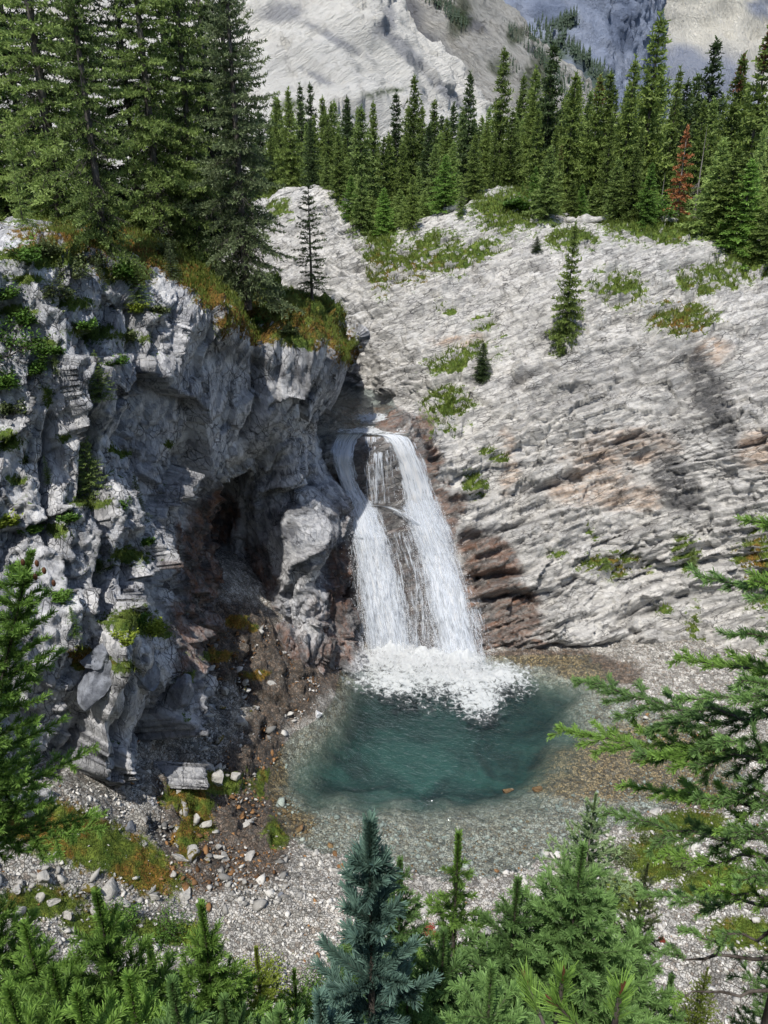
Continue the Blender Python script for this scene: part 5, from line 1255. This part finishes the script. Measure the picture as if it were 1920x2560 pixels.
for i in range(96):
    px, py = _rk.choice(((_rk.uniform(430, 700), _rk.uniform(1900, 2200)), (_rk.uniform(430, 640), _rk.uniform(1880, 2160)), (_rk.uniform(480, 700), _rk.uniform(1660, 1900)), (_rk.uniform(40, 420), _rk.uniform(2190, 2300))))
    b = seen_ground(px, py)
    if b[2] < .25: continue
    r = .10 + .34 * _rk.random() ** 2
    o = link('rock', ROCKS[i % 4], None, None, b + np.array([0, 0, r * .2])); o.scale = (r, r * .8, r * _rk.uniform(.7, 1.5))
    o.rotation_euler = (_rk.uniform(-.6, .6), _rk.uniform(-.6, .6), _rk.uniform(0, 6.28))
    tag(o, 'pale angular rock among many like it on the rubble bank left of the pool', 'rock', 'angular rocks strewn over the rubble bank')
def gravel():
    rg = np.random.default_rng(77)
    protos = [stone_mesh(1100 + k, 1, 11, 0, (1, rg.uniform(.45, .85), rg.uniform(.3, .6))) for k in range(10)]
    n = 60000
    x = rg.uniform(-10, 13, n); y = rg.uniform(12.6, 27, n)
    z = ground_z(x, y); ds = poly_d(x, y, SHP)
    px, py = proj(np.stack([x, y, z], -1))
    bk = blobs(px, py, [(560, 2080, 170, 150), (560, 2200, 200, 70), (150, 2230, 180, 60), (480, 1950, 120, 90), (620, 1900, 90, 160), (700, 1720, 90, 90), (600, 1640, 120, 90)])
    ok = (ds > -2.2) & (z > -.6) & (py > 1560) & (py < 2600) & ((y < 22) | (bk > .45) | (px > 1450))
    ms = blobs(px, py, G_MOSS); ok &= (ms < .58) | (rg.random(n) < .12)
    ok &= rg.random(n) < np.where(ds < 0, .45, np.where((px < 740) & (py < 2200), .42, .62))
    x, y, z, ds, px, py, bk = (a[ok] for a in (x, y, z, ds, px, py, bk)); n = len(x)
    s = np.exp(rg.normal(-3.2, .55, n)) * np.where(bk > .4, 1.25, .95); s = np.where(rg.random(n) < .02, s * rg.uniform(1.8, 3.2, n), s); s = np.clip(s, .018, .30)
    V, F, T, b = [], [], [], 0
    kk = rg.integers(0, 10, n)
    for k, (v, f) in enumerate(protos):
        m = np.flatnonzero(kk == k); c = len(m)
        a = rg.random(c) * 6.28; tilt = rg.normal(0, .3, (c, 2))
        ca, sa = np.cos(a)[:, None], np.sin(a)[:, None]
        w = v[None] * s[m][:, None, None]
        X = w[..., 0] * ca - w[..., 1] * sa; Y = w[..., 0] * sa + w[..., 1] * ca; Z = w[..., 2] + X * tilt[:, :1] + Y * tilt[:, 1:]
        V.append((np.stack([X, Y, Z], -1) + np.stack([x[m], y[m], z[m] + s[m] * .12], -1)[:, None]).reshape(-1, 3))
        F.append((f[None] + (np.arange(c) * len(v))[:, None, None]).reshape(-1, 3) + b); b += c * len(v)
        br = blobs(px[m], py[m], G_BROWN)
        brown = (rg.random(c) < np.clip((br - .45) * 2.2, np.where(ds[m] < 0, .15, .03), .75)).astype(float)
        tone = np.where((ds[m] < .5), rg.uniform(.3, .85, c), np.where(bk[m] > .4, rg.uniform(.05, .85, c) , rg.uniform(.4, 1, c)))
        T.append(np.repeat(np.stack([tone, brown, np.clip(-z[m] / .9, 0, 1), np.ones(c)], -1), len(v), 0))
    return np.concatenate(V), np.concatenate(F), np.concatenate(T)
N = NT('loose_stones')
a = N.attr('m1'); s_ = N.sep(a.outputs['Color'])
k_ = N.mix(s_[0], (.10, .10, .098), (.68, .665, .63))
k_ = N.mix(s_[1], k_, N.mix(s_[0], (.07, .035, .016), (.36, .20, .09)))
k_ = N.mix(N.math('MULTIPLY', s_[2], .85), k_, (.05, .12, .11))  # water absorption tint painted onto submerged stones by depth
k_ = N.mix(N.ramp(N.noise(16, N.coord(), 5, .7), .5, .75, 0, .55), k_, (.08, .075, .07))
M_loose = N.surf(N.n('BsdfPrincipled', {'Base Color': k_, 'Roughness': .9, 'Specular IOR Level': .2}).outputs[0])
gv, gf, gt = gravel()
tag(link('gravel', mesh_np('gravel', gv, gf, {'m1': gt}, False), M_loose), kind='stuff', label='loose angular stones of the beach, banks and shallows')

# ------------------------------------------------------------------ near young conifers on the hillside below the viewpoint
NEARC = {}
def near_conifer(seed, px, py, Y, lab, mat, rad_per_m=0.375, H=2.6, needle=.031, nw=.0062, per_m=950, whorl=.125, per=6, twig_gap=.055, frac=.5, spread=.75, el0=.0, el1=.85, lead=.22, tert=.06, name='young_spruce', cat='young spruce', lean=(0, 0), shape=.9, sag=.12, first=None, rough=.18, bark=None, up=.1, full=1.0, bare=.04, group=None):
    top = P(px, py, Y)
    zb = float(near_slope(np.array(top[0]), np.array(top[1]))) if Y < 9 else float(ground_z(np.array([top[0]]), np.array([top[1]]))[0])
    height = top[2] - zb + .1
    first = first if first is not None else max(.2, height - (1.55 if py < 2240 else 1.2 if py < 2350 else .8))
    C, W = conifer(seed, height, rad_per_m * height, first=first, whorl=whorl, per=per, twig_gap=twig_gap, frac=frac, needle=needle, nw=nw, per_m=per_m, spread=spread, el0=el0, el1=el1, shape=shape, tert=tert, bare=bare, trunk_r=.006 + .007 * height, lean=lean, lead=lead, sag=sag, rough=rough, up=up, full=full, mintw=needle * 1.6, tneed=.75)
    base = np.array([top[0] - lean[0] * height, top[1] - lean[1] * height, zb - .1])
    return plant_tree(name, lab, cat, base, C.mesh('near_crown', mat), W.mesh('near_trunk', bark or M_bark), group=group)
near_conifer(11, 925, 2058, 1.78, 'blue-green young spruce with thick brush-like shoots, nearest at bottom centre', M_blue, rad_per_m=0.255, needle=.041, nw=.0066, per_m=1800, whorl=.19, per=6, twig_gap=.14, frac=.52, el0=.25, el1=.9, lead=.19, tert=.0, spread=.62)
near_conifer(12, 503, 2262, 2.3, 'bright green young spruce with bushy round top, left of the blue-green one', M_green, rad_per_m=0.260, per=7, whorl=.09)
near_conifer(13, 240, 2232, 2.2, 'bright green young spruce with knobbly leader at bottom left', M_green, rad_per_m=0.312, whorl=.10, per=6)
near_conifer(14, 1147, 2085, 2.9, 'thin young spruce with drooping boughs, first right of the blue-green one', M_green, rad_per_m=0.221, whorl=.14, per=4, el0=-.2, el1=.35, sag=.3, lead=.24, frac=.38)
near_conifer(15, 1295, 2200, 2.6, 'dark blue-green spruce with pointed brown bud at its tip', M_deep, rad_per_m=0.375, el0=.15)
near_conifer(16, 1458, 2115, 2.5, 'full mid-green young spruce with thick upright leader, right of centre', M_deep, rad_per_m=0.375, per=7, whorl=.10, lead=.2)
near_conifer(17, 1000, 2150, 3.3, 'green young spruce half hidden behind the blue-green one', M_deep, rad_per_m=0.260, whorl=.13)
near_conifer(18, 60, 2310, 2.4, 'light green young spruce in the bottom left corner', M_green, rad_per_m=0.375, per=6)
near_conifer(19, -40, 2240, 2.9, 'light green young spruce cut by the left frame edge', M_green, rad_per_m=0.375, per=6)
near_conifer(20, 130, 2420, 2.0, 'light green bushy spruce low between the two bottom left ones', M_green, rad_per_m=0.442, per=6)
near_conifer(21, 640, 2370, 3.1, 'yellow-green bush-like young spruce left of the blue-green one', M_yellow, rad_per_m=0.286, per=6, needle=.02)
near_conifer(22, 735, 2425, 2.9, 'leafy green young spruce tucked between the yellow and blue-green ones', M_green, rad_per_m=0.286, needle=.018)
near_conifer(23, 430, 2455, 1.55, 'dark green spruce shoots at the bottom edge, left of the bushy round top', M_deep, rad_per_m=0.286)
near_conifer(24, 800, 2490, 1.35, 'blue-green spruce shoots at the bottom edge under the nearest spruce', M_blue, rad_per_m=0.208, per_m=1300, tert=0)
near_conifer(25, 1110, 2330, 2.3, 'dense green spruce below the thin drooping one', M_deep, rad_per_m=0.375, per=7)
near_conifer(26, 1230, 2420, 1.9, 'dark green spruce filling the bottom right of centre', M_deep, rad_per_m=0.416, per=7)
near_conifer(27, 1600, 2300, 2.9, 'mid-green spruce under the boughs of the right tree', M_deep, rad_per_m=0.338)
near_conifer(28, 1680, 2440, 3.2, 'small dark spruce in front of the pale gravel at bottom right', M_deep, rad_per_m=0.260)
near_conifer(29, 1770, 2420, 9.0, 'little yellow-green spruce standing on the pale gravel at bottom right', M_yellow, rad_per_m=0.260, H=2, per_m=260, nw=.012, needle=.03, tert=0, first=.1)
near_conifer(30, 1490, 1985, 8.5, 'pale whitish-green dry young tree at the near shore', M_pale, rad_per_m=.34, per_m=520, nw=.014, needle=.035, tert=0, whorl=.22, per=6, first=4.0, el1=.9, twig_gap=.08, bark=M_dead, lead=.18)
near_conifer(31, 1620, 2160, 6.5, 'pale grey-green young tree behind the right tree boughs', M_grey, rad_per_m=.1+0.150, per_m=520, nw=.011, needle=.03, tert=0, whorl=.2, per=6, first=3.0, twig_gap=.07, bark=M_dead)
near_conifer(32, 320, 2440, 1.7, 'light green spruce shoots at the bottom edge beneath the knobbly leader', M_green, rad_per_m=0.338)
near_conifer(33, 560, 2500, 1.9, 'green spruce shoots at the bottom edge under the bushy round top', M_deep, rad_per_m=0.338)
for k, (px, py, Y, m, lab) in enumerate((
    (370, 2350, 2.6, M_green, 'light green spruce between the knobbly and the bushy round top'), (190, 2480, 1.6, M_green, 'bright spruce shoots at the bottom edge, far left'),
    (1020, 2420, 2.2, M_deep, 'green spruce at the bottom edge right of the nearest spruce'), (1370, 2280, 2.9, M_deep, 'mid-green spruce merging with the full upright one'),
    (1520, 2340, 2.6, M_deep, 'mid-green spruce at the foot of the right tree boughs'), (900, 2300, 3.0, M_deep, 'green spruce behind the nearest one, lower down'),
    (20, 2470, 1.7, M_green, 'light green shoots in the very bottom left corner'), (700, 2530, 1.5, M_deep, 'dark shoots at the bottom edge under the yellow-green bush'),
    (2080, 2250, 3.4, M_deep, 'young spruce just outside the right frame edge'), (2300, 2300, 2.6, M_green, 'light green young spruce farther outside the right frame edge'))):
    near_conifer(60 + k, px, py, Y, lab, m, rad_per_m=.36)
# pine tips with brown buds
def pine(seed, px, py, Y, lab, n_shoot):
    rg = np.random.default_rng(seed)
    top = P(px, py, Y); zb = float(near_slope(np.array(top[0]), np.array(top[1])))
    C, W, Bs = Acc(), Acc(), []
    h = top[2] - zb
    W.add(*tube(np.array([[0, 0, 0], [0, 0, h * .5], [.0, 0, h - .02]]), [.03, .02, .006], 6))
    sh = [(np.array([0, 0, h]), np.array([0, 0, 1.]), .11)]
    for k in range(n_shoot):
        a = rg.random() * 6.28; b0 = np.array([0, 0, h - rg.uniform(.08, .5)]); d = np.array([math.cos(a) * .8, math.sin(a) * .8, .75]); d /= np.linalg.norm(d)
        e = b0 + d * rg.uniform(.10, .2); W.add(*tube(np.stack([b0, e]), [.006, .004], 4)); sh.append((e, d, .09))
    for e, d, l in sh:
        C.add(*needles(rg, (e - d * l)[None], e[None], np.array([.75]), 1500, .062, .0038, .55, .1))
        B = Acc(); Bs.append(B)
        for q in range(4):
            dd = d + rg.normal(0, .16, 3); dd /= np.linalg.norm(dd)
            B.add(*tube(np.stack([e - d * .012, e + dd * rg.uniform(.012, .03)]), [.0035, .0016], 5))
    o = plant_tree('young_pine', lab, 'pine', np.array([top[0], top[1], zb]), C.mesh('pine_needles', M_green), W.mesh('pine_stem', M_bark))
    for bm_ in Bs: link('bud', bm_.mesh('pine_bud', M_brownred, True), None, o)
pine(41, 1408, 2440, 1.25, 'long-needled pine tip with reddish brown buds at the bottom edge', 5)
pine(42, 1552, 2475, 1.20, 'second long-needled pine tip with brown buds, right of the first', 5)
# leaning spruce with cones at the left frame edge
lt = near_conifer(51, 78, 1382, 3.0, 'spruce with reddish cones at its top, leaning in from the left frame edge', M_green, rad_per_m=0.340, whorl=.10, per=5, el0=-.25, el1=.6, lead=.14, lean=(.30, .0), shape=1.0, sag=.2, frac=.42, name='spruce_tree', cat='spruce', rough=.3, first=3.35)
def ellipsoid(c, r, n=8):
    v, f = stone_mesh(3, 2, 0, 0, (1, 1, 1)); return v * np.array(r) + c, f
hl = P(78, 1382, 3.0) - np.array(lt.location)
for k, (dx, dz) in enumerate(((.03, -.035), (-.028, -.03), (.055, -.07), (.085, -.13), (.012, -.10))):
    A = Acc(); A.add(*ellipsoid(hl + np.array([dx, -.03, dz]), (.009, .009, .017)))
    link('cone', A.mesh('cone', M_brownred), None, lt)
# the big spruce at the right, its boughs reaching in from the frame edge
RT = P(1935, 2560, 2.75); rz0 = float(near_slope(np.array(RT[0]), np.array(RT[1])))
rt = thing('spruce_tree', 'dark-trunked spruce at the right frame edge, its long boughs reaching over the pool', 'spruce', (RT[0], RT[1], rz0 - .1))
def rloc(p): return np.asarray(p) - np.array(rt.location)
rgt = np.random.default_rng(99)
tp_ = np.array([[RT[0] + .012 * math.sin(3 * z), RT[1] + .12 * (z - RT[2]) * .3, z] for z in np.linspace(rz0 - .1, P(1935, 1150, 2.75)[2], 16)])
W = Acc(); W.add(*tube(rloc(tp_), np.linspace(.085, .006, 16), 9)); link('trunk', W.mesh('right_trunk', M_bark, True), None, rt)
BO = [  # tip px, py, Y; root py; sagging; bare share; needle tone
    (1870, 1300, 2.9, 1330, .05, .1), (1738, 1440, 3.2, 1500, .08, .1), (1822, 1590, 2.8, 1560, .05, .15), (1690, 1640, 3.3, 1690, .10, .2), (1700, 1745, 3.0, 1730, .08, .2), (1436, 1700, 3.7, 1800, .12, .28), (1392, 1822, 3.5, 1880, .10, .3), (1590, 1880, 3.2, 1900, .08, .25), (1800, 1850, 2.7, 1870, .1, .2),
    (1560, 1960, 3.4, 2020, .10, .3), (1740, 1990, 2.9, 1990, .1, .2), (1516, 2030, 3.3, 2120, .10, .3), (1650, 2130, 3.0, 2160, .1, .3), (1820, 2080, 2.7, 2090, .1, .2), (1600, 2230, 3.2, 2270, .1, .4), (1760, 2220, 2.8, 2240, .1, .3), (1610, 2370, 3.1, 2400, .06, .7), (1700, 2330, 2.9, 2330, .1, .5), (1640, 2500, 2.9, 2470, .05, .8), (1840, 2200, 2.6, 2190, .1, .2), (1850, 1700, 2.6, 1700, .1, .15), (1880, 1450, 2.7, 1440, .1, .1), (2000, 1600, 2.3, 1650, .1, .1), (2100, 1900, 2.5, 1950, .1, .1), (1975, 1215, 2.7, 1250, .05, .05), (2020, 1330, 2.9, 1360, .05, .05), (2080, 1470, 2.6, 1470, .08, .1), (2150, 1620, 3.1, 1600, .08, .1), (2200, 1780, 2.7, 1760, .1, .15), (2280, 1900, 3.2, 1850, .1, .15), (2300, 2080, 2.7, 2020, .1, .2), (2350, 2250, 3.1, 2150, .1, .2), (2280, 2400, 2.8, 2300, .1, .3), (2060, 2200, 2.2, 2120, .1, .2), (2050, 2050, 3.5, 1980, .1, .2), (1990, 1750, 3.4, 1720, .1, .15), (2100, 2480, 2.5, 2400, .1, .3)]
for i, (tx, ty, Y, ry, sg, bare) in enumerate(BO):
    tip = P(tx, ty, Y); root0 = P(1935, ry, 2.75)
    k = np.argmin(np.abs(tp_[:, 2] - root0[2])); root = np.array([np.interp(root0[2], tp_[:, 2], tp_[:, 0]), np.interp(root0[2], tp_[:, 2], tp_[:, 1]), root0[2]])
    s = np.linspace(0, 1, 10)[:, None]
    pts = root * (1 - s) + tip * s + np.array([0, 0, -1]) * (sg * 1.2 * np.sin(np.pi * s) * .5) * np.linalg.norm(tip - root) + .02 * rgt.normal(0, 1, (10, 3)) * np.sin(np.pi * s)
    L = np.linalg.norm(tip - root); pts = rloc(pts)
    Wd = Acc(); Wd.add(*tube(pts, np.linspace(.009 + .004 * L, .002, 10), 6))
    C = Acc(); P0, P1, T = [pts[int(bare * 9):-1]], [pts[int(bare * 9) + 1:]], [np.linspace(.3, .85, 9)[int(bare * 9):]]
    a, b, sv = twigs_of(rgt, pts, L, .042, .32, bare * .9, .06, .07, (.5, .95))
    for p, q, sx_ in zip(a, b, sv):
        l = np.linalg.norm(q - p); mid = (p + q) / 2 + np.array([0, 0, -.05 * l]); pl = np.stack([p, mid, q])
        Wd.add(*tube(pl, [.0035, .0025, .0015], 4))
        P0 += [pl[:-1]]; P1 += [pl[1:]]; T += [np.array([.35, .55]) + .25 * sx_]
        if l > .11:
            c, d, s2 = twigs_of(rgt, pl, l, .055, .45, .25, .04, .045, (.5, .9))
            P0 += [c]; P1 += [d]; T += [.45 + .45 * s2]
            for e, f in zip(c, d): Wd.add(*tube(np.stack([e, f]), [.0018, .001], 3))
    # bare inner twigs
    a, b, sv = twigs_of(rgt, pts[:max(3, int(10 * max(bare, .25)))], L * max(bare, .25), .05, .5, .1, .25, .05)
    for p, q in zip(a, b): Wd.add(*tube(np.stack([p, (p + q) / 2 + rgt.normal(0, .01, 3), q]), [.0028, .002, .001], 3))
    P0, P1, T = np.concatenate(P0), np.concatenate(P1), np.concatenate(T)
    C.add(*needles(rgt, P0, P1, T, 1000, .031, .0064, .75, .12))
    bo = link('branch', Wd.mesh('bough_wood', M_bark), None, rt)
    link('foliage', C.mesh('bough_needles', M_deep if i % 3 else M_green), None, bo)
# small leafy plants among the near trees
def at_near(px, py, Y):
    return P(px, py, Y)
for px, py, R, m, lab in ((1075, 2330, .20, M_red, 'small plant with red leaves seen between the near trees, right of centre'), (1655, 2350, .08, M_red, 'tiny red-leaved plant on the gravel under the right tree boughs'),
        (660, 2470, 1.0, M_yellow, 'yellow-green leafy shrub low at the bottom, left of the nearest spruce'), (760, 2500, .9, M_leaf, 'green leafy shrub low at the bottom, beside the nearest spruce'),
        (410, 2330, .75, M_leaf, 'bright lime-green shrub on the scree below the moss bank'), (300, 2310, .55, M_leaf, 'smaller lime-green shrub left of the bright one on the scree'), (480, 2345, .5, M_yellow, 'lime-yellow tuft right of the bright shrub on the scree'),
        (1560, 2150, .6, M_grey, 'grey-green shrub behind the full mid-green young spruce'), (1700, 2170, .6, M_grey, 'grey-green shrub on the near shore behind the right boughs'), (1640, 2110, .5, M_grey, 'dry grey-green shrub nearer the brown shallows at right')):
    shrub(px, py, R, lab, m, at=seen_ground(px, py), leaf=.05, n=1400)
# far-off trees on the mountain ridges (a distant wood, one mass)
def ridge_wood():
    rg = np.random.default_rng(3); A = Acc()
    for q, lines, hgt in ((MBq, [((1075, 0), (1160, 70), 70, 9), ((1320, 80), (1420, 250), 260, 16), ((1270, 70), (1330, 140), 30, 10), ((1110, 10), (1140, 60), 30, 12), ((1390, 180), (1530, 280), 90, 12), ((1280, 160), (1300, 175), 16, 6)], 7.0),
                          (MCq, [((1385, 80), (1440, 45), 60, 10), ((1400, 60), (1430, 60), 40, 10), ((1405, 105), (1520, 210), 200, 9), ((1350, 60), (1400, 140), 60, 14)], 15.0)):
        f = q.reshape(-1, 3); x, y = proj(f)
        for (x0, y0), (x1, y1), n, sp in lines:
            for _ in range(n):
                t = rg.random(); cx = x0 + (x1 - x0) * t + rg.normal(0, sp * .6); cy = y0 + (y1 - y0) * t + rg.normal(0, sp * .6)
                b = f[np.argmin((x - cx) ** 2 + (y - cy) ** 2)] + rg.normal(0, hgt * .2, 3) * np.array([1, 1, .3]); h = hgt * rg.uniform(.35, 1.0)
                for l in range(3):
                    r = h * (.15 - .035 * l); z0 = h * (.05 + .28 * l)
                    k = 6; th = np.arange(k) * 6.283 / k + rg.random()
                    ring = np.stack([np.cos(th) * r * rg.uniform(.6, 1.2, k), np.sin(th) * r * rg.uniform(.6, 1.2, k), np.full(k, z0)], -1)
                    v = np.concatenate([ring, [[0, 0, z0 + h * .42]]]) + b
                    A.add(v, np.stack([np.arange(k), (np.arange(k) + 1) % k, np.full(k, k)], -1), np.concatenate([np.full(k, .2), [.6]]))
    return A
tag(link('forest', ridge_wood().mesh('ridge_wood', leaf_material('far_ridge_trees', (.012, .03, .022), (.06, .09, .05), .1))), kind='stuff', label='tiny dark conifers strung along the mountain ridges')
